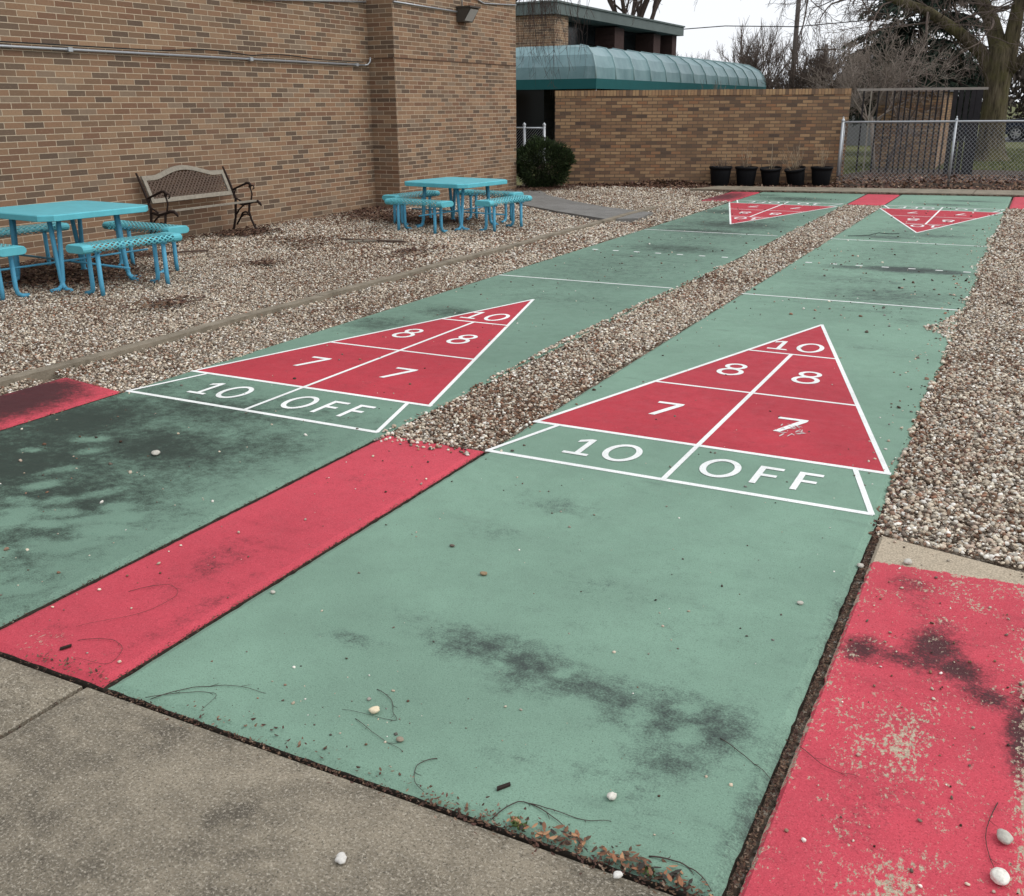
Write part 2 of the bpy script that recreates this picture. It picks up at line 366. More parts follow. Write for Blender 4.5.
def slab(name, x0, x1, y0, y1f, mat, stains=(), wear=lambda X, Y: X*0, res=.03, rough_edge=.006, z=0., bevel=.012):
    """thick concrete slab with a fine top grid, chipped edges and stain / wear masks as attributes; y1f(x) = far edge"""
    nx = max(3, int((x1-x0)/res)); ny = max(3, int((y1f((x0+x1)/2)-y0)/res))
    U, Vv = np.meshgrid(np.linspace(0, 1, nx+1), np.linspace(0, 1, ny+1))
    X = x0+(x1-x0)*U; Y = y0+(y1f(X)-y0)*Vv; Z = np.full_like(X, z)
    e = rough_edge*(pn(X*1, Y*1, 23)+.6*pn(X, Y, 61)); 
    X = X + np.where(U == 0, np.abs(e), 0) - np.where(U == 1, np.abs(e), 0); Y = Y + np.where(Vv == 0, np.abs(e), 0)
    Z = np.where((U == 0)|(U == 1)|(Vv == 0)|(Vv == 1), z-bevel, Z)
    W = nx+1; idx = np.arange(W*(ny+1)).reshape(ny+1, W)
    F = np.stack([idx[:-1,:-1], idx[:-1,1:], idx[1:,1:], idx[1:,:-1]], -1).reshape(-1, 4)
    ring = np.concatenate([idx[0,:], idx[1:,-1], idx[-1,-2::-1], idx[-2:0:-1,0]])
    Vt = np.stack([X, Y, Z], -1).reshape(-1, 3); n0 = len(Vt)
    low = Vt[ring].copy(); low[:, 2] = z-.095
    k = len(ring); a = np.arange(k); F2 = np.stack([n0+a, n0+(a+1) % k, ring[(a+1) % k], ring[a]], -1)
    o = npmesh(name, np.concatenate([Vt, low]), np.concatenate([F, F2]), mat)
    Xa = np.concatenate([X.ravel(), low[:,0]]); Ya = np.concatenate([Y.ravel(), low[:,1]])
    s = np.zeros_like(Xa)
    for cx, cy, rx, ry, ang, st in stains:
        c_, s_ = math.cos(R(ang)), math.sin(R(ang)); dx = Xa-cx; dy = Ya-cy
        q = ((dx*c_+dy*s_)/rx)**2 + ((-dx*s_+dy*c_)/ry)**2
        if st > 0: s = np.maximum(s, st*np.exp(-q*.9))
        else: s = s + st*np.exp(-q**2)
    for nm, d in (('stain', s), ('wear', wear(Xa, Ya))):
        at = o.data.attributes.new(nm, 'FLOAT', 'POINT'); at.data.foreach_set('value', d.astype(np.float32))
    return struct(o)

YF = lambda x: 16.15 + .16*x
edge = lambda X, x0, x1, d: np.exp(-np.minimum(np.abs(X-x0), np.abs(X-x1))/d)
right_st = [(.88,-1.66,.20,.11,5,.78),(1.06,-1.70,.16,.13,0,.84),(1.27,-1.74,.19,.12,-5,.76),(1.42,-1.77,.14,.13,0,.70),(1.54,-1.76,.16,.15,0,.78),(1.66,-1.77,.13,.16,0,.84),(1.60,-1.95,.14,.12,20,.66),(1.5,-2.1,.2,.15,0,.36),(1.2,-1.2,.6,.5,0,.18),(.7,-1.62,.2,.08,0,.42),(1.05,-1.58,.12,.05,0,.5),(1.28,-1.84,.06,.05,0,-.5),(1.0,-1.74,.045,.03,0,-.5),(1.46,-1.80,.05,.05,0,-.4),(1.58,-1.70,.03,.03,0,-.6),(1.62,-1.82,.04,.04,0,-.5),(1.19,-1.69,.03,.025,0,-.5),
  (.47,-1.81,.14,.05,0,.5),(.60,-.50,.25,.10,0,.48),(.5,-.85,.2,.08,0,.38),(1.3,-2.12,.3,.10,0,.28),(1.1,-1.1,.3,.1,10,.3),(1.85,-2.1,.05,.5,0,.6),(1.85,-1.0,.04,.6,0,.5),
  (1.16,6.85,.5,.24,3,1.15),(.65,6.78,.35,.18,0,.75),(1.55,6.85,.25,.2,0,.95),(.9,8,1.,3,0,.40),(1.2,5.2,.8,.7,0,.62),(.9,10,1.,1.2,0,.5),(.9,6.0,.8,.4,0,.5),(.5,8.6,.4,.15,0,.32),(.6,9.5,.5,.28,0,.75),(1.2,9.9,.5,.26,0,.7),(1.0,11.3,.7,.24,0,.7),(.9,14.4,.6,.25,0,.7),(1.2,15.2,.6,.2,0,.75),
  (1.15,4.45,.35,.12,0,.5),(1.5,4.2,.15,.2,0,.5),(1.35,3.1,.25,.1,10,.36),(.5,5.6,.4,.15,0,.38),(.6,4.7,.3,.2,0,.35),(.3,7.6,.3,.3,0,.3)]
struct(slab('court_slab', -.005, 1.86, -2.365, YF, M['green'], right_st))
left_st = [(-2.1,-1.2,.95,1.15,0,1.0),(-1.2,-.9,.45,.9,0,.62),(-1.8,-.1,.8,.35,0,.8),(-2.0,-1.0,1.0,.9,0,.78),(-1.6,-.2,.9,.5,0,.5),(-1.6,6,1.2,2.5,0,.42),(-1.6,10.3,1.2,3.5,0,.55),(-1.5,10.1,1.0,.7,0,.85),(-2.1,11.8,.6,.5,0,.8),(-1.5,7.4,.9,.5,0,.72),(-1.4,3.9,.8,.4,0,.4),(-1.7,9.2,.8,.35,0,.85),(-1.6,14.5,.8,.5,0,.8),(-1.95,-1.15,.65,.60,0,1.05),(-1.40,-1.35,.6,.45,0,.95),(-1.55,-.70,.7,.40,0,.98),(-2.25,-.55,.5,.6,0,1.1),(-1.15,-1.75,.35,.35,0,.78),(-1.1,-.45,.4,.3,0,.72),(-1.5,.1,.8,.25,0,.55),(-2.35,-1.9,.3,.5,0,.9),(-.8,-2.1,.2,.25,0,.55),
  (-2.05,.25,.35,.25,0,.55),(-2.38,.05,.2,.5,0,.6),(-1.45,.25,.3,.15,0,.3),(-2.25,2.3,.35,.35,0,.66),(-1.90,2.95,.45,.28,0,.72),(-1.7,6.6,.6,.3,0,.5),(-1.75,5.8,.4,.2,0,.42),(-1.5,8.9,.6,.3,0,.62),(-2.2,9.6,.5,.3,0,.66),(-2.1,11.0,.5,.25,0,.55),
  (-1.4,10.2,.5,.2,0,.5),(-1.9,13.9,.5,.2,0,.6),(-1.6,14.7,.8,.16,0,.75),(-2.3,15.1,.4,.2,0,.7),(-1.2,12.2,.4,.2,0,.45)]
left_st += [(x, y, .07+.05*random.random(), .04+.03*random.random(), random.uniform(0,60), -.55) for x, y in ((-1.09,-1.51),(-1.38,-1.41),(-1.09,-1.35),(-1.53,-1.49),(-1.05,-1.77),(-.92,-1.71),(-1.70,-1.14),(-1.36,-1.65),(-1.21,-1.62),(-.81,-2.08),(-1.94,-.76),(-2.08,-1.01),(-1.25,-1.50),(-1.42,-1.56),(-.95,-1.55),(-1.6,-1.32),(-1.28,-1.27),(-1.8,-.9),(-1.15,-1.9),(-.98,-1.42))]
struct(slab('court_slab', -2.52, -.625, -2.365, YF, M['green_b'], left_st))
struct(slab('court_strip', -.612, -.022, -2.365, lambda x: .015+0*x, M['red'], [(-.32,-1.55,.12,.3,0,.42),(-.1,-1.9,.05,.4,0,.4),(-.3,-.6,.2,.2,0,.25),(-.45,-2.2,.1,.08,0,.3)], lambda X, Y: .05+.30*np.exp(-((X+.42)**2+(Y+2.27)**2)/.012)+.2*np.exp(-((X+.2)**2+(Y+2.2)**2)/.01), z=-.002))
struct(slab('court_strip', -3.15, -2.545, -2.365, lambda x: .0-.15*(x+2.55), M['red'], [(-2.9,-.5,.3,.55,0,1.3),(-2.8,-1.2,.4,.5,0,1.2),(-3.0,-.2,.25,.25,0,1.3)], z=-.002))
struct(slab('court_strip', -.612, -.022, 13.95, YF, M['red'], [(-.3,15,.2,.3,0,.3)], z=-.002))
struct(slab('court_strip', -3.1, -2.545, 13.6, YF, M['red'], [(-2.9,14.5,.4,1.2,0,.95)], z=-.002))
struct(slab('court_strip', 1.885, 2.7, 14.2, YF, M['red'], z=-.002))
rw = lambda X, Y: .27 + .9*(1/(1+np.exp(-(Y+.455-.07*(X-1.9)-.012*pn(X, Y, 30))/.006))) + .22*np.exp(-((X-2.44)/.03)**2) + .18*np.exp(-((X-2.1)**2/.02+(Y+1.6)**2/.05)) + .2*np.exp(-((X-2.2)**2/.01+(Y+2.2)**2/.03))+ .12*np.exp(-((X-2.25)**2/.03+(Y+.6)**2/.02))+.3*np.exp(-(X-1.89)/.012)
struct(slab('court_strip', 1.89, 2.45, -2.365, lambda x: -.19-.22*(x-1.89), M['red'], [(1.97,-1.14,.07,.09,0,1.0),(2.08,-1.14,.09,.06,0,.95),(2.17,-1.04,.10,.17,0,1.05),(2.25,-1.13,.09,.11,30,1.05),(2.33,-1.25,.11,.06,-30,.95),(2.04,-.60,.09,.09,0,.6),(2.10,-.70,.07,.2,0,.45),(2.43,-1.4,.05,.25,0,1.2),(2.1,-1.9,.12,.2,0,.35),(2.15,-1.5,.1,.1,0,.3)], rw, z=-.002, res=.014))
# near pavement and the far one
struct(slab('pavement', -.068, 6.5, -5.8, lambda x: -2.385+0*x, M['walk'], res=.06, z=.0))
struct(slab('pavement', -3.1, -.088, -5.8, lambda x: -2.385+0*x, M['walk'], res=.06, z=-.003))
struct(slab('pavement', -6.1, -3.12, -5.8, lambda x: -2.385+0*x, M['walk'], res=.1, z=0))
def strip_poly(name, poly, mat, z0=-.095, z1=0.): return struct(MB().prism(poly, z0, z1).build(name, mat))
strip_poly('far_pavement', [(-3.9,YF(-3.9)+.03),(-1.3,YF(-1.3)+.03),(-1.3,YF(-1.3)+1.0),(-3.6,YF(-3.6)+.9)], M['kerb'], z1=.035)
strip_poly('far_pavement', [(-1.29,YF(-1.29)+.03),(1.2,YF(1.2)+.03),(1.2,YF(1.2)+1.1),(-1.29,YF(-1.29)+1.0)], M['kerb'], z1=.035)
strip_poly('far_pavement', [(1.21,YF(1.21)+.03),(4.2,YF(4.2)+.03),(4.2,YF(4.2)+1.2),(1.21,YF(1.21)+1.1)], M['kerb'], z1=.03)
strip_poly('path', [(-5.62,11.55),(-4.6,10.75),(-3.42,9.98),(-3.02,10.25),(-3.1,11.15),(-4.19,11.75),(-4.98,12.4),(-6.03,13.45),(-7.0,14.9),(-7.6,14.4),(-6.6,12.9)], M['path'], z1=.012)
for a, b in ((-.62,3.0),(3.01,6.6),(6.61,9.6),(9.61,11.9)):
    m = MB(); n = 26; xs = [-3.36+.012*math.sin(7*(a+b)+i*.4)+random.uniform(-.006,.006) for i in range(n)]; ys = [a+(b-a)*i/(n-1) for i in range(n)]
    poly = [(x+.05, y) for x, y in zip(xs, ys)]+[(x-.05, y) for x, y in list(zip(xs, ys))[::-1]]
    struct(m.prism(poly, -.095, .022+random.uniform(-.006,.006)).build('kerb', M['kerb']))

# ------------------------------------------------------------------ painted court markings (children of the slabs)
FT = .3048; VS = .3560
def paint_mark(name, polys, mat, parent, z):
    m = MB()
    for p in polys: m.add([(q[0], q[1], z if len(q) < 3 else q[2]) for q in p], [tuple(range(len(p)))])
    o = m.build(name, mat, parent)
    for nm, v in (('stain', .16), ('wear', .14)):
        at = o.data.attributes.new(nm, 'FLOAT', 'POINT'); at.data.foreach_set('value', np.full(len(o.data.vertices), v, np.float32))
    return o
def ring(cx, cy, rx, ry, w, n=36):
    out = []
    for i in range(n):
        a, b = 2*math.pi*i/n, 2*math.pi*(i+1)/n
        out.append([(cx+rx*math.cos(a), cy+ry*math.sin(a)), (cx+rx*math.cos(b), cy+ry*math.sin(b)), (cx+(rx-w)*math.cos(b), cy+(ry-w)*math.sin(b)), (cx+(rx-w)*math.cos(a), cy+(ry-w)*math.sin(a))])
    return out
def rect(x0, x1, y0, y1): return [(x0,y0),(x1,y0),(x1,y1),(x0,y1)]
def glyph(ch, x0, x1, y0, y1, w=.03):
    W = x1-x0; H = y1-y0; cx = (x0+x1)/2
    if ch in 'O0': return ring(cx, (y0+y1)/2, W/2, H/2, w*1.05)
    if ch == '1':
        s = x0+W*.55
        return [rect(s-w/2, s+w/2, y0, y1), rect(x0, s-w/2, y0, y0+w), rect(s+w/2, x1, y0, y0+w), [(s-w/2, y1), (s-w/2, y1-w*1.25), (x0+W*.08, y1-w*2.3), (x0+W*.08, y1-w*1.1)]]
    if ch == 'F': return [rect(x0, x0+w, y0, y1), rect(x0+w, x1, y1-w*1.05, y1), rect(x0+w, x1-W*.12, (y0+y1)/2-w*.4, (y0+y1)/2+w*.6)]
    if ch == '7': return [[(x0,y1-w*1.1),(x1,y1-w*1.1),(x1,y1),(x0,y1)], [(x0+W*.16,y0),(x0+W*.16+w*1.25,y0),(x1,y1-w*1.1),(x1-w*1.35,y1-w*1.1)]]
    if ch == '8':
        lo = ring(cx, y0+H*.29, W/2, H*.29, w*1.05); up = ring(cx, y0+H*.76, W*.42, H*.24, w*1.0)
        return lo + [[(x, y, 'up') for x, y in p] for p in up]
def lineq(a, b, w, ea=0., eb=0.):
    a = Vector(a); b = Vector(b); d = (b-a).normalized(); n = Vector((-d.y, d.x))*(w/2); a = a-d*ea; b = b+d*eb
    return [tuple(a-n), tuple(b-n), tuple(b+n), tuple(a+n)]
def court_end(parent, T, worn7=False):
    """T maps court coordinates (m) to the slab's"""
    tp = lambda polys, z: [[(*T(q[0], q[1]), z + (.0002 if len(q) > 2 else 0)) for q in p] for p in polys]
    P = lambda u, v: (u*FT, v*VS)
    sg = 1
    paint_mark('scoring_triangle', tp([[P(0,1.5), P(6,1.5), P(3,10.5)]], .0010), M['tri'], parent, .004)
    z = .0016; lw = .025
    L = [(P(0,0),P(6,0)),(P(0,1.5),P(6,1.5)),(P(0.02,1.5),P(3,10.5)),(P(5.98,1.5),P(3,10.5)),(P(1,4.5),P(5,4.5)),(P(2,7.5),P(4,7.5)),(P(3,0),P(3,7.5)),(P(0,0),P(.48,1.5)),(P(6,0),P(5.5,1.5))]
    for i, (a, b) in enumerate(L):
        wd = .032 if i in (0, 1) else lw
        paint_mark('boundary_line', tp([lineq(a, b, wd, .008, .008)], z + i*.0001), M['white'], parent, z)
    z += .0011
    gl = [('1',1.12,1.56,.38,1.08),('0',1.71,2.33,.36,1.10),('O',3.33,3.95,.36,1.10),('F',4.18,4.55,.38,1.06),('F',4.78,5.14,.38,1.06),
          ('7',1.58,2.08,2.62,3.36),('7',3.84,4.36,2.62,3.36),('8',1.90,2.46,5.45,6.33),('8',3.46,4.02,5.45,6.33),('1',2.36,2.80,7.78,8.56),('0',2.96,3.56,7.76,8.58)]
    for ch, a, b, c, d in gl:
        polys = glyph(ch, a*FT, b*FT, c*VS, d*VS)
        paint_mark('painted_letter' if ch in 'OF' else 'painted_number', tp(polys, z), M['white'], parent, z)
slabs = [o for o in bpy.data.objects if o.name.startswith('court_slab')]
for sl_, ox in zip(slabs, (0, -2.494)):
    nearT = lambda x, y, ox=ox: (x+ox, y)
    farT = lambda x, y, ox=ox: (1.8288+ox-x, 39*VS-y)
    court_end(sl_, nearT); court_end(sl_, farT)
    for v in (13.5, 25.5): paint_mark('dead_line', [[(*q, .0012) for q in rect(ox+.0, ox+1.83, v*VS-.014, v*VS+.014)]], M['white'], sl_, .006)
    for k in range(7): paint_mark('centre_dash', [[(*q, .0012) for q in rect(ox+.13+k*.262, ox+.20+k*.262, 19.5*VS-.02, 19.5*VS+.02)]], M['white'], sl_, .006)
# peeled whitish scrape over the right-hand 7 of the near right triangle
m = []
for i in range(26):
    cx, cy = 1.285+random.gauss(0,.035), 1.00+random.gauss(0,.05); a = random.uniform(0, 3.1); l, w_ = random.uniform(.008,.035), random.uniform(.002,.006)
    m.append([(cx+math.cos(t)*l*math.cos(a)-math.sin(t)*w_*math.sin(a), cy+math.cos(t)*l*math.sin(a)+math.sin(t)*w_*math.cos(a), .0032+i*.00002) for t in np.linspace(0, 2*math.pi, 7)[:-1]])
paint_mark('scraped_patch', m, plain('scraped_grey_paint', (.50,.42,.41), .8, .3, 60), slabs[0], .0032)
# hairline crack filled with tar on the far part
m = MB(); m.tube([(.16,9.42,.003),(.3,9.5,.003),(.39,9.62,.003),(.47,9.92,.003),(.6,9.86,.003),(.72,9.95,.003)], .005, 5); m.build('crack_filler', M['cable'], slabs[0])

# ------------------------------------------------------------------ pebbles
def ico(sub):
    t = (1+5**.5)/2
    V = [(-1,t,0),(1,t,0),(-1,-t,0),(1,-t,0),(0,-1,t),(0,1,t),(0,-1,-t),(0,1,-t),(t,0,-1),(t,0,1),(-t,0,-1),(-t,0,1)]
    F = [(0,11,5),(0,5,1),(0,1,7),(0,7,10),(0,10,11),(1,5,9),(5,11,4),(11,10,2),(10,7,6),(7,1,8),(3,9,4),(3,4,2),(3,2,6),(3,6,8),(3,8,9),(4,9,5),(2,4,11),(6,2,10),(8,6,7),(9,8,1)]
    V = [np.array(v)/np.linalg.norm(v) for v in V]
    for _ in range(sub):
        c = {}; NF = []
        def mid(a, b):
            k = (min(a,b), max(a,b))
            if k not in c: p = V[a]+V[b]; V.append(p/np.linalg.norm(p)); c[k] = len(V)-1
            return c[k]
        for a, b, d in F:
            x, y, z = mid(a,b), mid(b,d), mid(d,a); NF += [(a,x,z),(b,y,x),(d,z,y),(x,y,z)]
        F = NF
    return np.array(V), np.array(F)
ICO = [ico(0), ico(1), ico(2)]
OCT = (np.array([(1,0,0),(-1,0,0),(0,1,0),(0,-1,0),(0,0,1),(0,0,-1.)]), np.array([(0,2,4),(2,1,4),(1,3,4),(3,0,4),(2,0,5),(1,2,5),(3,1,5),(0,3,5)]))
PAL = np.array([(.76,.69,.56),(.64,.55,.43),(.50,.41,.31),(.38,.33,.27),(.55,.43,.34),(.27,.17,.12),(.88,.84,.76),(.16,.125,.10),(.38,.20,.13),(.45,.42,.36),(.64,.52,.39)])
PW = np.array([.15,.15,.12,.10,.10,.06,.13,.08,.03,.04,.04]); PW /= PW.sum()
def stones(P, size, base, flat=.6):
    """P (n,3) centres -> verts, faces, colours"""
    n = len(P); bv, bf = base; k = len(bv)
    jit = 1 + rng.normal(0, .13, (n, k, 1)); v = bv[None]*jit
    sc = size[:, None]*np.stack([np.ones(n), rng.uniform(.6,.95,n), rng.uniform(.4,.75,n)*flat/.6], 1)
    v = v*sc[:, None, :]
    a = rng.uniform(0, 6.28, n); tx = rng.normal(0, .35, n); ty = rng.normal(0, .35, n)
    def rot(v, ang, i, j):
        c, s = np.cos(ang)[:, None], np.sin(ang)[:, None]; o = v.copy(); o[..., i] = v[..., i]*c-v[..., j]*s; o[..., j] = v[..., i]*s+v[..., j]*c; return o
    v = rot(rot(rot(v, tx, 1, 2), ty, 0, 2), a, 0, 1) + P[:, None, :]
    F = bf[None]+(np.arange(n)*k)[:, None, None]
    patch = pn(P[:,0], P[:,1], 2.4) + .6*pn(P[:,0], P[:,1], .8)
    col = PAL[rng.choice(len(PAL), n, p=PW)]*rng.uniform(.75, 1.15, (n, 1))
    br = (rng.random(n) < np.clip(.13+.30*patch, .03, .6)); col[br] = np.array((.17,.095,.06))*rng.uniform(.6,1.6,(br.sum(),1))
    col = np.repeat(col[:, None, :], k, 1)
    return v.reshape(-1, 3), F.reshape(-1, 3), col.reshape(-1, 3)
def inside(x, y):
    """where loose gravel lies (wavy edges creep over the slabs)"""
    wv = .035*pn(x, y, 4.5)+.02*pn(x, y, 17)
    bulge = .20*np.exp(-((y-3.98)/.22)**2)+.08*np.exp(-((y-4.4)/.25)**2)+.04*np.exp(-((y-7.7)/.8)**2)+.05*np.exp(-((y-9.7)/.7)**2)
    right = (x > 1.845-bulge+wv*(y > .5)+.03*np.minimum(1, np.maximum(0, .6-y))) & (y > -.19-.22*(x-1.89)+wv*.6) & (y < 14.15+wv) & (x < 5.8)
    right2 = (x > 2.47+wv*.3) & (y > -2.36) & (y <= -.1) & (x < 4.2)
    mid = (x > -.625+wv*.6-.05*np.exp(-((y-3)/2.)**2)) & (x < -.01+wv*.6-.03*np.exp(-((y-2)/1.)**2)+.03*np.exp(-((y-7)/2.)**2)) & (y > .03+.6*wv) & (y < 13.92+wv)
    lf = (x < -2.52+wv+.03*np.sin(y*1.3)) & (x > -3.32) & (y > -.02+.15*np.abs(x+2.5)+wv) & (y < 13.7)
    lf2 = (x < -3.40) & (x > -7.75) & (y > -2.3) & (y < 15.9+.1*(x+7))
    lf3 = (x < -3.15) & (x > -3.33) & (y > -2.3) & (y < -.05)
    lf4 = (x < -3.1+wv) & (x > -3.4) & (y > 11.9) & (y < 15.5)
    block = (x < -7.26) & (y > 10.25) & (y < 14.65)
    pathm = (x > -7.4) & (x < -3.0) & (y > 11.6-.86*(x+5.62)-.03) & (y < 12.25-.78*(x+5.0)-.0*x) & (x > -6.9) & (y > 9.95)
    pathm = pathm & (y > 11.45-.72*(x+5.62)) & (y < 11.15-.74*(x+3.1)+.15*wv)
    return (right|right2|mid|lf|lf2|lf3|lf4) & ~block & ~pathm
V_, F_, C_ = [], [], []; off = 0
def add_st(a):
    global off
    V_.append(a[0]); F_.append(a[1]+off); C_.append(a[2]); off += len(a[0])
for (x0,x1,y0,y1,dens,smin,smax,lod) in ((1.7,3.2,-2.4,3,6500,.004,.0145,1),(3.2,4.2,-2.4,3,1500,.006,.0155,0),(-.75,.15,-.2,5,6500,.004,.0135,1),(-7.8,-2.3,-2.3,5.2,3400,.005,.0145,0),(1.5,4.2,3,7.5,4200,.005,.0155,0),(-.75,.15,5,14,2200,.007,.017,0),
        (-7.8,-2.3,5.2,9.5,1700,.009,.020,0),(-7.8,-2.3,9.5,16.3,1000,.011,.025,9),(1.5,5.8,7.5,14.3,1500,.010,.021,0)):
    n = int((x1-x0)*(y1-y0)*dens); x = rng.uniform(x0, x1, n); y = rng.uniform(y0, y1, n)
    k = inside(x, y); x, y = x[k], y[k]; n = len(x)
    # nothing beyond the frame's left/right by more than a stride
    size = smin+(smax-smin)*rng.random(n)**2.0
    # lie on the slabs where they creep over them
    on = (((x > -.0) & (x < 1.86)) | ((x > -2.52) & (x < -.632)) | ((x > 1.89) & (x < 2.44) & (y < -.2)))
    z = np.where(on, .0+size*.35, rng.uniform(-.024, -.004, n)+.010*pn(x, y, 5))
    P = np.stack([x, y, z], 1)
    add_st(stones(P, size, OCT if lod == 9 else ICO[lod]))
tag(npmesh('gravel', np.concatenate(V_), np.concatenate(F_), M['stone'], np.concatenate(C_), True), 'mixed cream, tan and brown river gravel spread around the court slabs', 'gravel', kind='stuff')
# small bits strewn on the painted slabs
V_, F_, C_ = [], [], []; off = 0
def strew(n, x0, x1, y0, y1, smin, smax, dark=.4, fn=None):
    x = rng.uniform(x0, x1, n); y = rng.uniform(y0, y1, n)
    if fn is not None: k = fn(x, y); x, y = x[k], y[k]; n = len(x)
    s = smin+(smax-smin)*rng.random(n)**2.5
    a = list(stones(np.stack([x, y, s*.35], 1), s, ICO[1]))
    d = np.repeat(rng.random(n) < dark, 42); a[2] = a[2].copy(); a[2][d] *= .25; add_st(a)
strew(150, .05, 1.8, -2.3, 0, .0015, .006, .5); strew(40, .4, 1.1, -2.32, -2.0, .002, .006, .4)
strew(110, 0, 1.8, 0, 3.7, .002, .010, .6); strew(260, 1.55, 1.86, .3, 9, .004, .014, .35, lambda x, y: rng.random(len(x)) < ((x-1.5)/.36)**2)
strew(750, .0, 1.85, 3.6, 8.5, .003, .016, .65, lambda x, y: rng.random(len(x)) < np.clip(.25+.5*pn(x, y, 2.5)+.5*np.exp(-((y-4.7)/.5)**2)*(x > .6), 0, 1))
strew(150, .0, 1.85, 8.5, 15, .004, .016, .5)
strew(110, -2.45, -.7, -2.3, 0, .003, .011, .25)
strew(160, -2.45, -.7, 0, 6, .003, .012, .7)
strew(200, -2.45, -.7, 6, 15, .004, .018, .7)
strew(60, -.6, -.04, -2.3, 0, .002, .008, .3)
strew(140, 1.9, 2.44, -2.3, -.2, .002, .007, .3)
strew(70, -.1, .12, .3, 13, .005, .014, .2); strew(160, 1.66, 1.86, .4, 13, .005, .014, .2)
strew(90, -.6, -.03, -.12, .03, .006, .015, .3)
tag(npmesh('pebble_scatter', np.concatenate(V_), np.concatenate(F_), M['stone'], np.concatenate(C_), True), 'tiny pebbles and grit strewn thinly over the painted slabs', 'grit', kind='stuff')

# single pebbles one can point to
def pebble(x, y, s, col, label, z=0., elong=1.25):
    v, f_ = ICO[2]; rr = np.random.default_rng(int(abs(x*1000+y*77)))
    d = 1+.10*np.sin(v@rr.normal(0,2.6,3)+1)+.07*np.sin(v@rr.normal(0,4,3))+rr.normal(0,.012,len(v))
    v = v*d[:, None]*np.array([s*elong, s, s*.62]); a = rr.uniform(0, 3)
    c, s_ = math.cos(a), math.sin(a); v = np.stack([v[:,0]*c-v[:,1]*s_, v[:,0]*s_+v[:,1]*c, v[:,2]-v[:,2].min()], 1)
    o = npmesh('pebble', v, f_, M['stone'], np.tile(np.array(col), (len(v), 1)), True); o.location = (x, y, z)
    return tag(o, label, 'pebble', 'single pebbles lying on the slabs')
CR = (.72,.62,.44); WH = (.50,.48,.42); GY = (.33,.31,.27); DK = (.13,.10,.08)
for a in [(.79,-2.12,.0135,CR,'large cream pebble near the pavement edge of the green slab, beside curled twigs'),
          (.74,-2.075,.006,GY,'small grey pebble just behind the large cream pebble'),
          (.93,-2.20,.0085,(.30,.25,.19),'brown pebble right of the curled twigs near the pavement'),
          (1.53,-2.16,.0115,(.66,.63,.56),'white egg-shaped pebble on green slab above the pile of wood chips'),
          (-1.45,-.78,.020,WH,'white pebble alone on the dark mossy left court'),
          (.05,-1.68,.0085,WH,'small white pebble beside the near end of the middle red strip'),
          (.65,-1.22,.0115,(.28,.20,.12),'rusty brown pebble in the middle of the green slab'),
          (.42,-1.06,.008,DK,'small dark pebble left of the rusty brown pebble'),
          (1.73,-.93,.009,WH,'off-white pebble near the right edge of the green slab'),
          (2.40,-1.885,.017,WH,'large white pebble at right edge of the worn red slab, upper of two'),
          (2.395,-2.03,.019,(.80,.78,.70),'large white pebble at the bottom right edge, lower of two'),
          (1.865,-.52,.012,WH,'pale pebble in the joint at the corner of the worn red slab'),
          (2.02,-.43,.014,WH,'whitish pebble on the bare concrete end of the worn red slab'),
          (1.06,-2.64,.013,(.62,.60,.56),'pale grey stone chip on the brown pavement'),
          (1.64,-2.40,.010,(.72,.70,.66),'white stone at the pavement edge beside the wood chips')]:
    pebble(*a[:5], z=.0 if not (a[0] < 1.88 and a[0] > 1.862) else -.01)

# ------------------------------------------------------------------ leaves, chips, twigs
def flakes(P, size, cols, asp=1.8, tilt=.35, curl=.3):
    n = len(P); a = rng.uniform(0, 6.28, n); L = size; W = size/asp
    u = np.stack([np.cos(a), np.sin(a), rng.normal(0, tilt, n)], 1); v = np.stack([-np.sin(a), np.cos(a), rng.normal(0, tilt, n)], 1)
    up = np.array([0,0,1.])[None]*(L*curl)[:, None]
    L = L[:, None]; W = W[:, None]
    V = np.stack([P-u*L+up, P-u*L*.2-v*W, P+u*L*.55-v*W*.8+up*.3, P+u*L+up, P+u*L*.4+v*W, P-u*L*.4+v*W*.8+up*.2], 1)
    F = (np.array([(0,1,2,5),(5,2,3,4)])[None]+(np.arange(n)*6)[:, None, None]).reshape(-1, 4)
    return V.reshape(-1, 3), F, np.repeat(cols, 6, 0)
LP = np.array([(.16,.085,.055),(.20,.12,.075),(.10,.05,.04),(.28,.18,.12),(.13,.065,.05),(.36,.26,.19),(.07,.04,.03)])
def leafcols(n, br=1.): return LP[rng.choice(7, n, p=[.22,.16,.2,.12,.16,.05,.09])]*rng.uniform(.7,1.25,(n,1))*br
LV, LF, LC = [], [], []; loff = 0
def leaves(x, y, z, smin, smax, asp=1.8, br=1., tilt=.35):
    global loff
    n = len(x); s = rng.uniform(smin, smax, n)
    a = flakes(np.stack([x, y, z], 1), s, leafcols(n, br), asp, tilt); LV.append(a[0]); LF.append(a[1]+loff); LC.append(a[2]); loff += len(a[0])
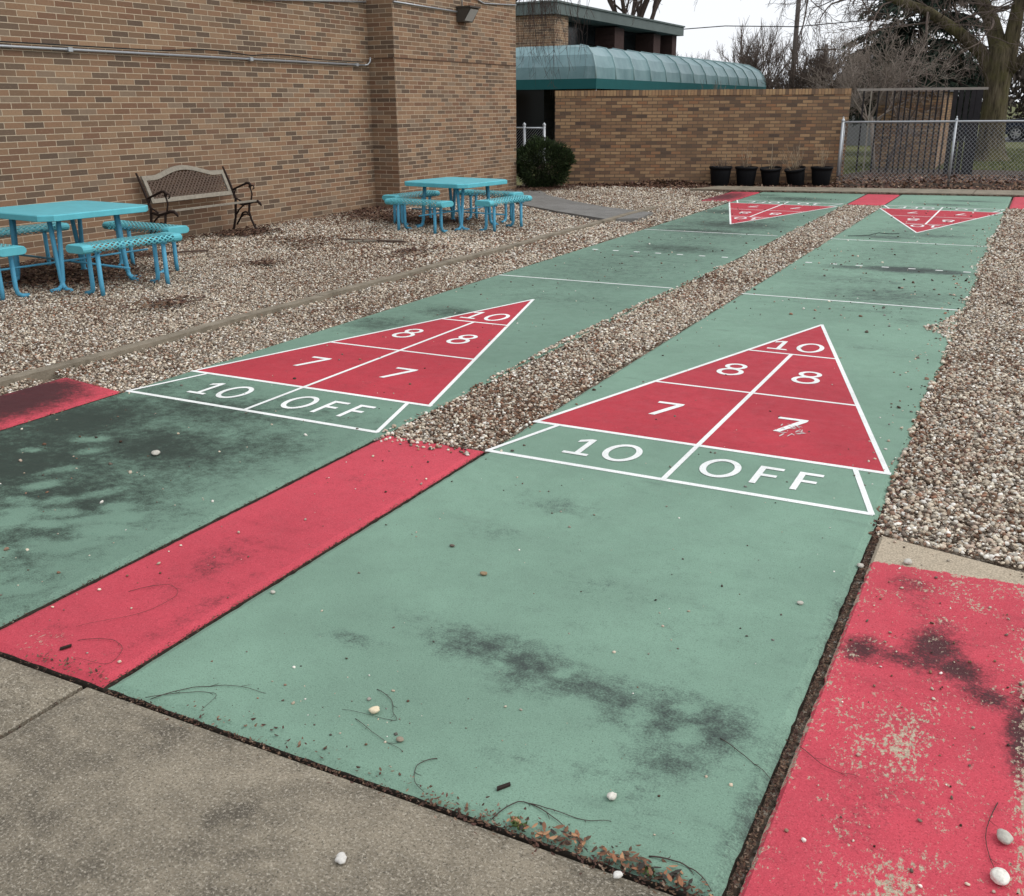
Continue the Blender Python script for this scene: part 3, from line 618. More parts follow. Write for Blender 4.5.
# bed behind the far pavement
n = 16000; x = rng.uniform(-7.2, 6.5, n); t = rng.random(n); y0 = YF(x)+1.02; y1 = np.where(x < -1.5, WY(x)-.03, 25.5)
y0 = np.where(x < -3.4, WY(x)-.55-.25*rng.random(n), y0); y1 = np.where(x > -1.5, np.minimum(y0+5.5, 19.3+.4*(x+1.6)+5), y1)
tt = np.where(x > -1.5, t**1.8, t); y = y0+(y1-y0)*tt
bank = np.where(x > -1.6, .16*np.exp(-((y-(18.55+.395*(x+1.63)-.15))/.45)**2)*(1+.3*np.sin(x*3)), .05*np.exp(-((y-WY(x))/.2)**2)+.10*np.exp(-((x+4.9)/.5)**2)*np.exp(-((y-WY(x))/.25)**2))
leaves(x, y, -.03+bank*rng.random(n)**.5, .02, .055)
# under the picnic tables and bench
for cx, cy, sx, sy, n in ((-6.7,2.9,.75,.6,2300),(-7.2,3.8,.45,.7,900),(-5.2,4.4,.15,.15,60),(-4.4,2.2,.2,.3,90),(-6.0,6.0,.5,.5,150),(-4.2,5.8,.2,.4,90),(-6.0,8.8,.7,.45,1100),(-6.9,9.2,.6,.6,800),(-7.3,6.5,.25,.35,500),(-7.55,9.8,.15,.5,500),(-7.6,5,.12,2.5,400),(-7.0,14.6,.5,.5,500),(-6.9,15.2,.5,.4,700)):
    n *= 2; x = rng.normal(cx, sx*.6, n); y = rng.normal(cy, sy*.6, n); k = (x > -7.72) & ~((x < -7.25) & (y > 10.25) & (y < 14.7)) & (y < WY(x)-.05); x, y = x[k], y[k]
    leaves(x, y, rng.uniform(.006, .026, len(x)), .014, .034, 1.8, .7, .2)
# random leaves among the gravel
n = 30000; x = rng.uniform(-7.7, 3.5, n); y = rng.uniform(-2.3, 15.5, n); k = inside(x, y) & (pn(x, y, 2.4)+.6*pn(x, y, .8) > rng.uniform(-.6,.6,n)); x, y = x[k], y[k]; leaves(x, y, rng.uniform(.0, .014, len(x)), .006, .018, 2.0, .9, .25)
# debris packed in the joints
def joint(x0, y0, x1, y1, n, w, smin=.003, smax=.010, z=-.012, asp=2.2, br=1.):
    t = rng.random(n); leaves(x0+(x1-x0)*t+rng.normal(0, w, n), y0+(y1-y0)*t+rng.normal(0, w, n), z+rng.uniform(-.006, .010, n), smin, smax, asp, br, .28)
joint(1.875,-2.36,1.875,-.2,1800,.005,.002,.007,br=.55); joint(1.872,-.2,1.85,14,1500,.015,.006,.016)
joint(-.018,-2.36,-.018,0,1100,.004,.0015,.005,br=.55); joint(-.62,-2.36,-.62,0,700,.004,.0015,.005,br=.4); joint(-2.53,-2.3,-2.53,0,300,.006)
joint(0,-2.375,1.1,-2.375,500,.004,.002,.006,br=.6); joint(1.1,-2.370,1.87,-2.366,420,.009,.0025,.008,z=-.008,br=.65); joint(-3,-2.375,0,-2.375,500,.004,.002,.005,br=.5); joint(.2,-2.385,1.9,-2.40,90,.02,.002,.007,z=.004,br=.8); joint(.3,-2.34,1.8,-2.33,110,.02,.002,.008,z=.004,br=.7); joint(1.9,-2.375,2.5,-2.375,300,.01)
joint(1.10,-2.355,1.30,-2.355,40,.012,.003,.008,z=.0); joint(-.35,-2.34,-.02,-2.34,90,.02,.003,.008,z=.004); joint(-.078,-5,-.078,-2.39,500,.003,.002,.005,z=-.02,br=.5)
joint(-3.5,YF(-3.5)+.015,3,YF(3)+.015,700,.015,.01,.03,z=.01)
tag(npmesh('leaf_litter', np.concatenate(LV), np.concatenate(LF), M['leafm'], np.concatenate(LC), False), 'reddish brown dead leaves and wood chips in beds, joints and under the tables', 'leaf litter', kind='stuff')
# bigger wood chips in the pile by the pavement
V_, F_, C_ = [], [], []; off = 0
n = 150; t = rng.random(n)**.8; P = np.stack([1.33+.5*t+rng.normal(0,.012,n), -2.355-.0*t+np.abs(rng.normal(0,.020,n))-.008, rng.uniform(.001,.012,n)], 1)
s = rng.uniform(.004, .015, n); a = flakes(P, s, np.array([(.28,.13,.07),(.40,.22,.12),(.10,.06,.04),(.2,.1,.06),(.04,.035,.03)])[rng.integers(0,5,n)], 2.6, .15, .08)
tag(npmesh('wood_chips', a[0], a[1], M['leafm'], a[2]), 'pile of reddish wood chips along the pavement joint of the right court', 'wood chips', kind='stuff')
n = 60; P = np.stack([rng.choice([1.375,1.70,1.36], n)+rng.normal(0,.014,n), -2.357+rng.normal(0,.006,n), rng.uniform(.0,.010,n)], 1)
a = flakes(P, rng.uniform(.003,.007,n), np.tile(np.array([(.10,.16,.04)]), (n,1))*rng.uniform(.7,1.3,(n,1)), 1.6, .8)
tag(npmesh('moss', a[0], a[1], M['leafm'], a[2]*.7), 'small green moss tufts growing in the pavement joint', 'moss', kind='stuff')

def twig(pts, r, label, col='twigd'):
    P = [Vector((*p, 0)) for p in pts]; out = []
    for i in range(len(P)-1):
        p0, p1, p2, p3 = P[max(i-1,0)], P[i], P[i+1], P[min(i+2, len(P)-1)]
        for k in range(5):
            t = k/5; q = .5*((2*p1)+(p2-p0)*t+(2*p0-5*p1+4*p2-p3)*t*t+(3*p1-p0-3*p2+p3)*t**3); q.z = r+.004*abs(math.sin(i*2+t*3)); out.append(q)
    e = P[-1].copy(); e.z = r; out.append(e); k = len(out)
    m = MB().tube(out, [r*(1-.6*i/k) for i in range(k)], 5)
    for i in range(3, k-3, 4):
        d = (out[i+1]-out[i-1]).normalized(); sgn = random.choice((-1, 1)); a_ = sgn*random.uniform(.5, 1.1); d2 = Vector((d.x*math.cos(a_)-d.y*math.sin(a_), d.x*math.sin(a_)+d.y*math.cos(a_), 0)); l = random.uniform(.008, .03)
        m.tube([out[i], out[i]+d2*l*.5+d*.002, out[i]+d2*l], [r*.6, r*.5, r*.3], 4)
    return tag(m.build('fallen_twig', M[col]), label, 'twig', 'fallen twigs on the slabs')
twig([(.17,-2.36),(.24,-2.26),(.34,-2.20),(.45,-2.185)], .0013, 'long thin bowed twig on the green slab beside the pavement corner')
twig([(.15,-2.36),(.27,-2.27),(.33,-2.26),(.34,-2.33)], .001, 'thin hooked twig left of the bowed twig by the pavement corner')
twig([(.73,-2.02),(.80,-2.05),(.84,-2.10),(.86,-2.13),(.70,-2.15)], .0011, 'wiry curled twig looped around the large cream pebble')
twig([(.76,-2.17),(.86,-2.21),(.96,-2.235)], .001, 'short thin twig pointing at the brown pebble')
twig([(1.06,-2.22),(1.03,-2.27),(1.06,-2.33),(1.10,-2.35)], .0013, 'dark crooked twig standing off the pavement joint')
twig([(1.30,-2.36),(1.33,-2.28),(1.40,-2.27),(1.50,-2.265),(1.56,-2.24)], .0016, 'dark twig lying over the wood chip pile')
twig([(1.36,-2.27),(1.45,-2.30),(1.55,-2.36)], .0015, 'dark twig crossing the wood chip pile at a slant')
twig([(1.68,-2.31),(1.75,-2.30),(1.80,-2.315),(1.84,-2.35)], .002, 'dark broken twig at the bottom right corner of the green slab')
twig([(1.70,-1.80),(1.78,-1.85),(1.85,-1.90),(1.9,-1.98)], .0013, 'thin twig reaching from green slab across the joint to the red slab')
twig([(1.90,-1.74),(1.98,-1.80),(2.06,-1.80)], .001, 'fine twig lying on the worn red slab')
twig([(-.42,-1.9),(-.33,-1.8),(-.24,-1.85),(-.26,-2.0),(-.38,-2.16)], .0009, 'fine curved twig on the middle red strip')
twig([(-.30,-2.22),(-.2,-2.17),(-.12,-2.2),(-.10,-2.28),(-.22,-2.3)], .001, 'curled wiry twig at the near end of the middle red strip')
twig([(2.38,-1.75),(2.36,-1.9),(2.40,-2.05)], .0014, 'thin reddish twig beside the two large white pebbles')
for (x, y, a, l, lb) in ((1.27,-2.245,60,.022,'dark grey wood chip above the chip pile'),(-.295,-2.27,70,.02,'dark bark chip at the near end of the red strip')):
    m = MB(); m.prism([(-l,-.004),(l*.8,-.006),(l,.003),(-l*.7,.006)], .0, .006); o = m.build('wood_chip', M['iron']); o.location = (x, y, .001); o.rotation_euler = (0,0,R(a)); tag(o, lb, 'wood chip')
def board(x0, y0, x1, y1, w_, lb):
    m = MB(); m.bar((x0,y0,.012),(x1,y1,.016), w_, .018); tag(m.build('wood_strip', M['oldwood'] if 'pale' in lb else M['lattice']), lb, 'wood strip')
board(-5.66,6.42,-4.72,6.50,.05,'narrow brown wood strip lying on the gravel in front of the far table')
board(-5.45,6.28,-4.85,6.62,.045,'pale old wood strip crossing the other on the gravel')
board(-7.0,4.25,-6.45,4.85,.04,'dark narrow wood strip on the gravel between near table and garden bench')

# ------------------------------------------------------------------ near building (left)
BW = -7.8; BF = -7.3; HT = 4.4
b = thing('brick_building', 'tall tan brick building with a projecting bay, left of the courts', 'building', (-7.8,3,0))
def bld(mb, name, mat, par, lab=None):      # world-space mesh under a thing that has an offset
    o = mb.build(name, mat, par, lab); p = par; T = Matrix.Identity(4)
    while p is not None: T = Matrix.LocRotScale(p.location, p.rotation_euler, p.scale) @ T if p.parent is None else T; p = p.parent
    o.matrix_parent_inverse = T.inverted(); return o
bld(MB().box(-16, BW, -9, 10.3, -.1, HT), 'wall', M['brick'], b)
bay = bld(MB().box(-16, BF, 10.3, 14.62, -.1, HT-.003), 'projecting_bay', M['brick'], b)
bld(MB().box(-16.1, BW+.08, -9.1, 10.2, HT, HT+.2), 'roof_edge', M['fascia'], b); bld(MB().box(-16.1, BF+.08, 10.22, 14.7, HT, HT+.202), 'roof_edge', M['fascia'], b)
# dark expansion line on the bay (recessed groove course)
m = MB(); m.bar((BF+.003,10.3,2.37),(BF+.003,14.62,2.37),.012,.012); m.bar((BF-.02,10.297,2.37),(BF-.4,10.297,2.37),.012,.012); bld(m, 'control_joint', M['stemd'], b)
z0 = 2.262
m = MB(); m.tube([(BW+.035,-4,z0),(BW+.035,10.12,z0)], .015, 8); m.tube([(BW+.035,10.12,z0),(BW+.035,10.22,z0+.01),(BW+.06,10.25,z0+.06),(BW+.06,10.26,z0+.12)], .014, 8)
for y in (1.5,4.37,7.4,9.9): m.box(BW+.002, BW+.06, y-.03, y+.03, z0-.022, z0+.024)
cd = bld(m, 'conduit', M['galv'], b, 'grey conduit pipe running along the wall')
m = MB(); pts = []
for i in range(60):
    y = -3+13.1*i/59; pts.append((BW+.03, y, z0+.032+.055*abs(math.sin(y*1.7))*max(0, math.sin(y*.9+1.3))+.012))
m.tube(pts, .008, 5); bld(m, 'cable', M['cable'], b)
m = MB(); m.tube([(BW+.03,7.2,3.02),(BW+.03,10.25,3.215)], .016, 6); m.tube([(BF+.025,10.32,3.20),(BF+.025,12.3,3.19)], .014, 6); m.tube([(BF+.02,12.7,3.52),(BF+.02,13.3,3.40),(BF+.02,14.6,3.47)], .012, 6); m.tube([(BF+.02,12.5,3.2),(BF+.02,12.5,3.7)], .01, 6)
bld(m, 'conduit', M['galv'], b)
m = MB()  # wedge flood light housing
y0, y1, z1, z2 = 12.32, 12.66, 3.03, 3.27; xb = BF+.005
m.add([(xb,y0,z1),(xb,y1,z1),(xb,y1,z2),(xb,y0,z2),(xb+.13,y0,z1),(xb+.13,y1,z1),(xb+.27,y1,z2-.02),(xb+.27,y0,z2-.02)], [(0,1,2,3),(0,4,5,1),(4,7,6,5),(7,3,2,6),(0,3,7,4),(1,5,6,2)])
m.box(xb-.0, xb+.29, y0-.015, y1+.015, z2-.015, z2+.012)
fl = bld(m, 'flood_light', M['lampm'], b, 'wedge shaped flood light high on the bay')
m = MB(); m.add([(xb+.138,y0+.03,z1+.02),(xb+.138,y1-.03,z1+.02),(xb+.268,y1-.03,z2-.035),(xb+.268,y0+.03,z2-.035)], [(0,1,2,3)]); o = m.build('lens', M['lens'], fl); o.location = (.006,0,-.004)

# ------------------------------------------------------------------ garden wall
th = math.atan(.455); gw = thing('garden_wall', 'golden brown brick garden wall with upright coping bricks, behind the pots', 'wall', (-7.08,16.0,0), th)
GL = 5.60/math.cos(th)
MB().box(0, GL, 0, .22, -.1, 1.80).build('wall', M['brick_g'], gw); MB().box(-.004, GL+.004, -.012, .232, 1.80, 1.912).build('coping', M['soldier'], gw)

# ------------------------------------------------------------------ teal awning over the walkway
aw = thing('awning', 'long teal rounded awning with pale ribs above the brick garden wall', 'awning', (-8.25,21,0))
AX0, AX1, AY1 = -2.9, 0., 18.0
prof = [(0,2.27),(.04,2.57),(.17,2.86),(.42,3.06),(.80,3.13)]
m = MB(); nb = 13; ys0 = [i for i, _ in prof]
rows = []
for ins, z in prof: rows.append([(AX0+ins*.4, ins, z), (AX1-ins, ins, z), (AX1-ins, AY1-ins*3, z-.0), (AX0+ins*.4, AY1-ins*3, z)])
for a, c in zip(rows[:-1], rows[1:]):
    m.add([a[0],a[1],c[1],c[0]], [(0,1,2,3)]); m.add([a[2],a[3],c[3],c[2]], [(0,1,2,3)])
    for k in range(nb):     # each bay of canvas sags a little between its ribs
        t0, t1 = k/nb, (k+1)/nb; L = lambda p, q, t: Vector(p).lerp(Vector(q), t)
        g_ = [[L(a[1],a[2],t0+(t1-t0)*j/4) for j in range(5)], [L(c[1],c[2],t0+(t1-t0)*j/4) for j in range(5)]]
        for rw_ in g_:
            for j in (1,2,3): rw_[j] += Vector((-.015,0,-.02))*(1 if j != 2 else 1.3)
        for j in range(4): m.add([g_[0][j],g_[0][j+1],g_[1][j+1],g_[1][j]], [(0,1,2,3)], smooth=False)
m.add(rows[-1], [(0,1,2,3)])
m.build('canvas', M['awn'], aw)
m = MB(); zt, zb = 2.27, 2.02
for p, q in (((AX0,0),(AX1,0)),((AX1,0),(AX1,AY1)),((AX1,AY1),(AX0,AY1))):
    d = (Vector(q)-Vector(p)).normalized(); m.bar((*p,(zt+zb)/2),(*q,(zt+zb)/2), .012, zt-zb)
m.build('valance', M['val'], aw)
for k in range(nb+1):
    y = AY1*k/nb; s_ = [(AX1-ins+.006, ins+(AY1-4*ins)*k/nb, z+.006) for ins, z in prof]; MB().tube(s_, .018, 5).build('rib', M['rib'], aw)
for y in (.1, 4.2, 8.4, 12.6, 16.8):
    for x in (AX1-.04, AX0+.15): MB().tube([(x,y,-.1),(x,y,2.05)], .025, 8).build('post', M['galv'], aw)

# ------------------------------------------------------------------ second building behind the awning
fb = thing('flat_roofed_building', 'brown brick building with green metal roof edge and dark projecting bays behind the awning', 'building', (-10.8,24,0))
MB().box(-12, -.8, .92, 11.1, -.1, 4.098).build('wall', M['darkglass'], fb, 'dark recessed glass wall')
MB().box(-12, 0, -.05, .9, 2.1, 4.1).build('wall', M['brick'], fb)
MB().box(-12, 0, 2.6, 3.5, -.1, 2.098).build('wall', M['brick_g'], fb); MB().box(-12, -3.2, -3, 2.6, -.1, 2.09).build('wall', M['brick_g'], fb)  # lower walls take the darker brick, putting the awning's shade into their colour
MB().box(-12.2, .12, -.2, 11.4, 4.1, 4.40).build('roof', M['fascia'], fb); MB().box(-12.24, .16, -.24, 11.44, 4.40, 4.45).build('roof_trim', M['fascia'], fb)
MB().box(-.8, -.05, 10.6, 11.1, 0, 4.1).build('end_wall', M['darkwood'], fb)
for y in (3.0, 5.6, 9.2):
    pass
for y0, y1 in ((4.9,5.75),(8.7,9.45)):
    m = MB(); m.box(-.8, -.12, y0, y1, 2.4, 4.05)
    for k in range(9): m.box(-.80, -.105, y0-.018, y0-.002, 2.45+k*.175, 2.60+k*.175)
    bx = m.build('projecting_bay', M['darkwood'], fb)
MB().box(-.85, -.02, .95, 11.1, 2.2, 2.42).build('sill_band', M['darkwood'], fb)

# ------------------------------------------------------------------ picnic tables
def seat_shell(L, W, T):
    """rolled-edge expanded-steel seat with arc-length UVs; solid rounded ends are separate"""
    n = 8; r = T/2; prof = [(-W/2+r+(W-2*r)*i/6, r) for i in range(7)]
    prof += [(W/2-r+r*math.sin(math.pi*i/n), r*math.cos(math.pi*i/n)) for i in range(1, n+1)]
    prof += [(-W/2+r, -r)][:0]
    left = [(-W/2+r-r*math.sin(math.pi*i/n), r*math.cos(math.pi*i/n)) for i in range(n, 0, -1)]
    prof = left + prof
    arc = [0]
    for a, c in zip(prof[:-1], prof[1:]): arc.append(arc[-1]+math.dist(a, c))
    m = MB(); xs = [-L/2+L*i/10 for i in range(11)]; k = len(prof)
    for x in xs: m.v += [(x, p[0], p[1]) for p in prof]
    for i in range(10):
        for j in range(k-1): m.f.append((i*k+j, i*k+j+1, (i+1)*k+j+1, (i+1)*k+j)); m.mi.append(0); m.sm.append(True)
    return m, k, arc, xs
def add_uv(o, k, arc, xs):
    uv = o.data.uv_layers.new(name='arc')
    for lp in o.data.loops: vi = lp.vertex_index; uv.data[lp.index].uv = (xs[vi//k], arc[vi % k])
def endcap(m, x0, x1, W, T, sgn):
    r = T/2; n = 6
    pr = [(-W/2+r-r*math.sin(math.pi*i/n), r*math.cos(math.pi*i/n)) for i in range(n+1)][::-1]+[(W/2-r+r*math.sin(math.pi*i/n), r*math.cos(math.pi*i/n)) for i in range(n+1)]
    k = len(pr); xr = [x0, x1, x1+sgn*.012]; sc = [1.012, 1.012, .86]
    vs = [(x, p[0]*(1 if s > 1 else .97), p[1]*s) for x, s in zip(xr, sc) for p in pr]
    fs = [(i*k+j, i*k+(j+1) % k, (i+1)*k+(j+1) % k, (i+1)*k+j) for i in range(2) for j in range(k)]+[tuple(range(2*k, 3*k)), tuple(range(k))]
    m.add(vs, fs)
def picnic_table(loc, rz, label, hs, ztp, d, L, zb):
    t = thing('picnic_table', label, 'picnic table', loc, rz, 'turquoise picnic tables by the brick wall')
    c = .10; sq = [(-hs+c,-hs),(hs-c,-hs),(hs,-hs+c),(hs,hs-c),(hs-c,hs),(-hs+c,hs),(-hs,hs-c),(-hs,-hs+c)]
    m = MB(); k = len(sq)
    rings = [(1.0,ztp-.060),(1.012,ztp-.055),(1.012,ztp-.010),(1.0,ztp-.002),(.97,ztp),(.95,ztp-.002)]
    vs = [(x*s, y*s, z) for s, z in rings for x, y in sq]
    m.add(vs, [(i*k+j, i*k+(j+1) % k, (i+1)*k+(j+1) % k, (i+1)*k+j) for i in range(5) for j in range(k)]+[tuple(range(5*k, 6*k)), tuple(range(k))[::-1]])
    m.build('tabletop', M['teal'], t)
    for sx, sy in ((-1,-1),(1,-1),(1,1),(-1,1)):
        m = MB(); a = hs*.62
        for dx, dy in ((sx,0),(0,sy)):
            x, y = sx*(a-.06*(dx != 0)), sy*(a-.06*(dy != 0))
            m.tube([(x,y,ztp-.05),(x+dx*.02,y+dy*.02,ztp*.6),(x+dx*.05,y+dy*.05,.10),(x+dx*.07,y+dy*.07,.04),(x+dx*.11,y+dy*.11,.012),(x+dx*.19,y+dy*.19,.004)], .0225, 8)
        m.build('leg', M['blueleg'], t)
    m = MB()
    m.tube([(-d, 0, .20),(d, 0, .20)], .011, 6); m.tube([(0,-d,.212),(0,d,.212)], .011, 6)
    m.build('brace', M['blueleg'], t)
    W, T = .27, .078
    for k4 in range(4):
        a = k4*math.pi/2; rot = Matrix.Rotation(a, 4, 'Z')
        m, kk, arc, xs = seat_shell(L-.16, W, T); o = m.build('bench_seat', M['xmesh'], t); add_uv(o, kk, arc, xs)
        o.location = rot @ Vector((0,-d,zb-T/2)); o.rotation_euler = (0,0,a)
        for sg_ in (1, -1): m = MB(); endcap(m, sg_*(L/2-.08), sg_*L/2, W, T, sg_); m.build('end_cap', M['teal'], o)
        for sx in (-1, 1):
            m = MB(); x = sx*(L/2-.17)
            m.tube([(x,.075,zb-T),(x,.075,.09),(x,.085,.04),(x,.12,.012),(x,.19,.004)], .0215, 8)
            m.tube([(x,-.06,zb-T),(x,-.06,.10),(x,-.065,.0)], .0215, 8); m.tube([(x,-.11,zb-T+.004),(x,.11,zb-T+.004)], .014, 6)
            l = m.build('leg', M['blueleg'], t); l.location = rot @ Vector((0,-d,0)); l.rotation_euler = (0,0,a)
    return t
picnic_table((-5.142,8.499,-.012), -.133, 'turquoise steel picnic table with attached benches in front of the projecting brick bay', .56, .635, .84, .99, .429)
picnic_table((-6.22,2.73,-.012), -.100, 'turquoise steel picnic table with attached benches nearest the camera, beside the garden bench', .595, .725, .91, 1.07, .48)

# ------------------------------------------------------------------ garden bench
gb = thing('garden_bench', 'old garden bench with lattice back and rusty black scroll iron arms against the brick wall', 'bench', (-7.45,5.86,-.012), 0)
# local: y along the bench, +x to the front
hb = .765
bp = lambda z: -.10-(z-.42)*.42     # x of the raked back at height z
for s_ in (-1, 1):
    m = MB(); y = s_*hb
    m.tube([(-.24,y,.0),(-.20,y,.05),(-.15,y,.2),(-.13,y,.36),(-.12,y,.46),(bp(.7),y,.7),(bp(.87)-.01,y,.875)], [.022,.018,.017,.018,.018,.016,.013], 7)
    m.tube([(-.26,y,.004),(-.17,y,.012)], .02, 6)
    m.tube([(-.12,y,.40),(.0,y,.375),(.12,y,.40),(.20,y,.425),(.27,y,.425),(.31,y,.40),(.325,y,.37)], [.014,.017,.018,.02,.022,.018,.01], 7)
    m.tube([(.12,y,.39),(.10,y,.28),(.135,y,.17),(.19,y,.07),(.22,y,.0)], [.017,.015,.015,.016,.02], 7); m.tube([(.18,y,.01),(.27,y,.005)], .018, 6)
    m.tube([(-.14,y,.10),(-.06,y,.20),(.0,y,.24),(.08,y,.25),(.12,y,.22)], .012, 6); m.tube([(-.13,y,.24),(-.07,y,.31),(.01,y,.365)], .011, 6)
    m.tube([(-.05,y,.21),(-.02,y,.26),(.03,y,.28),(.07,y,.27)], .013, 6)
    # arm: from the back post forward, curling down to the seat rail
    m.tube([(-.17,y,.565),(-.08,y,.60),(.02,y,.635),(.10,y,.665),(.15,y,.665),(.175,y,.64),(.16,y,.61),(.13,y,.615)], [.013,.014,.015,.017,.016,.014,.012,.009], 7)
    m.tube([(.14,y,.66),(.165,y,.58),(.18,y,.52),(.16,y,.46),(.15,y,.42)], .011, 6); m.tube([(.175,y,.63),(.215,y,.64),(.225,y,.60),(.20,y,.585)], .009, 6)
    m.tube([(-.165,y,.55),(-.12,y,.46),(-.05,y,.43),(.0,y,.40)], .011, 6); m.tube([(-.10,y,.59),(-.13,y,.53),(-.15,y,.50)], .009, 6)
    m.build('iron_end_frame', M['iron'], gb)
frame = MB(); N = 24; zl = .53
top = lambda y: .835 + .095*max(0., math.cos(min(1, abs(y)/.50)*math.pi/2))**1.3 if abs(y) < .5 else .835
Y0 = hb-.045
for i in range(N):     # arched top rail
    ya, yb = -Y0+2*Y0*i/N, -Y0+2*Y0*(i+1)/N; za, zb_ = top(ya), top(yb)
    w_ = .055; vs = []
    for y, z in ((ya,za),(yb,zb_)):
        for dz, dx in ((0,.012),(0,-.014),(-w_,-.014),(-w_,.012)): vs.append((bp(z+dz)+dx, y, z+dz))
    frame.add(vs, [(0,1,5,4),(1,2,6,5),(2,3,7,6),(3,0,4,7),(3,2,1,0),(4,5,6,7)])
frame.bar((bp(zl),-Y0,zl),(bp(zl),Y0,zl), .03, .055, (-.4,0,1))
for s_ in (-1, 1): frame.bar((bp(zl+.03)+.002,s_*(Y0-.025),zl+.028),(bp(.785)+.002,s_*(Y0-.025),.785), .05, .026, (1,0,.42))
frame.build('backrest_frame', M['oldwood'], gb)
lt = MB()
for s_ in (-1, 1):
    for k in range(-14, 40):
        pts = []
        for j in range(13):
            z = zl+.02+(.90-zl)*j/12; y = -Y0+k*.062+s_*(z-zl)*1.15
            if abs(y) < Y0-.04 and z < top(y)-.045: pts.append((bp(z)+.003*s_-.004, y, z))
        if len(pts) > 1: lt.bar(pts[0], pts[-1], .018, .005, (1,0,.42))
lt.build('lattice', M['lattice'], gb)
MB().bar((.235,-hb+.01,.437),(.235,hb-.01,.437), .06, .02).build('seat_slat', M['oldwood'], gb)
MB().bar((-.085,-hb+.01,.40),(-.085,hb-.01,.40), .04, .018).build('seat_slat', M['lattice'], gb)

# ------------------------------------------------------------------ plant pots
def pot(x, y, tilt, tdir, label, stems, s=1.):
    t = thing('plant_pot', label, 'plant pot', (x, y, -.03), 0, 'black plant pots along the garden wall')
    t.rotation_euler = (tilt*math.sin(tdir), tilt*math.cos(tdir), random.uniform(0, 3)) if tilt else (0,0,random.uniform(0,3)); t.scale = (s*1.04,s*1.04,s*1.04)
    wob = .012
    pr = [(.155,0),(.17,.02),(.205,.30),(.21,.34),(.225,.345),(.23,.385),(.222,.39),(.212,.385),(.20,.34)]
    MB().lathe(pr, 22).add([(.155*math.cos(a), .155*math.sin(a), .001) for a in np.linspace(0, 2*math.pi, 13)[:-1]], [tuple(range(12))[::-1]]).build('container', M['pot'], t)
    MB().lathe([(.205,.345),(.1,.355),(.001,.36)], 16).build('soil', M['soil'], t)
    for (n, h, r, sp, mt) in stems:
        m = MB()
        for i in range(n):
            a = random.uniform(0, 6.28); d = random.uniform(0, sp); p = [(d*.4*math.cos(a), d*.4*math.sin(a), .34)]; hh = h*random.uniform(.5, 1); b1 = random.uniform(0, 6.28)
            for j in range(1, 5): p.append((p[0][0]+d*j/4*math.cos(a)+.015*math.sin(b1+j), p[0][1]+d*j/4*math.sin(a), .34+hh*j/4))
            m.tube(p, [r, r*.9, r*.75, r*.6, r*.4], 4)
            if n > 4: m.tube([p[2], (p[2][0]+random.uniform(-.06,.06), p[2][1]+random.uniform(-.06,.06), p[2][2]+.10)], r*.6, 3)
        m.build('dry_stems', M[mt], t)
py = lambda x: WY(x)-.34
pot(-3.76, py(-3.76), 0, 0, 'black plant pot with low grey dry growth, leftmost of the row by the garden wall', [(18,.16,.004,.18,'twig'),(5,.3,.003,.15,'stemp')], 1.02)
pot(-3.27, py(-3.27), 0, 0, 'black plant pot with one thick dark stem and thin dry stalks by the garden wall', [(1,.52,.014,.03,'stemd'),(12,.5,.0045,.14,'stemp')], 1.0)
pot(-2.79, py(-2.79), .12, 2.9, 'slightly tilted black plant pot with one tall pale stem, middle of the row of pots', [(2,.62,.008,.08,'stemp'),(10,.3,.004,.2,'stemp')], .95)
pot(-2.30, py(-2.30), .20, 2.9, 'most tilted black plant pot with a sheaf of thin pale stalks by the garden wall', [(24,.60,.0045,.28,'stemp')], .93)
pot(-1.84, py(-1.84), 0, 0, 'black plant pot with sparse pale stalks, next to the fence post', [(14,.60,.0045,.16,'stemp')], .98)

# ------------------------------------------------------------------ chain-link fences
def chain_fence(name, label, A, B, H, posts, cell, wire=.0045, finial=True, endk=None):
    A = Vector((*A,0)); B = Vector((*B,0)); L = (B-A).length
    t = thing(name, label, 'fence', (*A.xy, 0), math.atan2(B.y-A.y, B.x-A.x))
    m = MB(); m.tube([(0,0,H),(L,0,H)], .021, 8); m.build('top_rail', M['galv'], t)
    for i, p in enumerate(posts):
        r = .032 if i == 0 else .025; m = MB(); m.tube([(p,.0,-.1),(p,0,H+.02)], r, 10); m.lathe([(r*1.15,0),(r*1.2,.03),(r*.7,.05),(.012,.06),(.018,.075),(.012,.09),(.0005,.095)], 10, o=(p,0,H+.015))
        if i == 0:
            for z in (.25,.6,.95): m.tube([(p-.04,0,z),(p+.045,0,z)], .009, 5)
            m.tube([(p+.045,0,.05),(p+.045,0,H-.03)], .008, 5)
        m.build('post', M['galv'], t)
    m = MB(); hh = H-.04; n = int((L+hh)/cell)+1
    for i in range(n):
        for s_ in (0, 1):
            x0 = i*cell-hh if s_ == 0 else i*cell; x1 = x0+hh if s_ == 0 else x0-hh; za, zb_ = .04, H-.005
            # clip to 0..L
            def at(x): return za+(zb_-za)*(x-x0)/(x1-x0)
            xa, xb = x0, x1; z_a, z_b = za, zb_
            lo, hi = 0, L
            if min(xa, xb) > L or max(xa, xb) < 0: continue
            if xa < lo: z_a = at(lo); xa = lo
            if xa > hi: z_a = at(hi); xa = hi
            if xb < lo: z_b = at(lo); xb = lo
            if xb > hi: z_b = at(hi); xb = hi
            if abs(z_a-z_b) > .01: m.tube([(xa,.003*(s_*2-1),z_a),(xb,.003*(s_*2-1),z_b)], wire, 3, smooth=False, cap=False)
    m.build('wire_mesh', M['galv'], t); return t
chain_fence('chain_link_fence', 'galvanised chain link fence right of the garden wall, above the leaf bank', (-1.56,18.38), (6.2,21.45), 1.25, [0,2.28,4.6,6.9], .085, .0021)
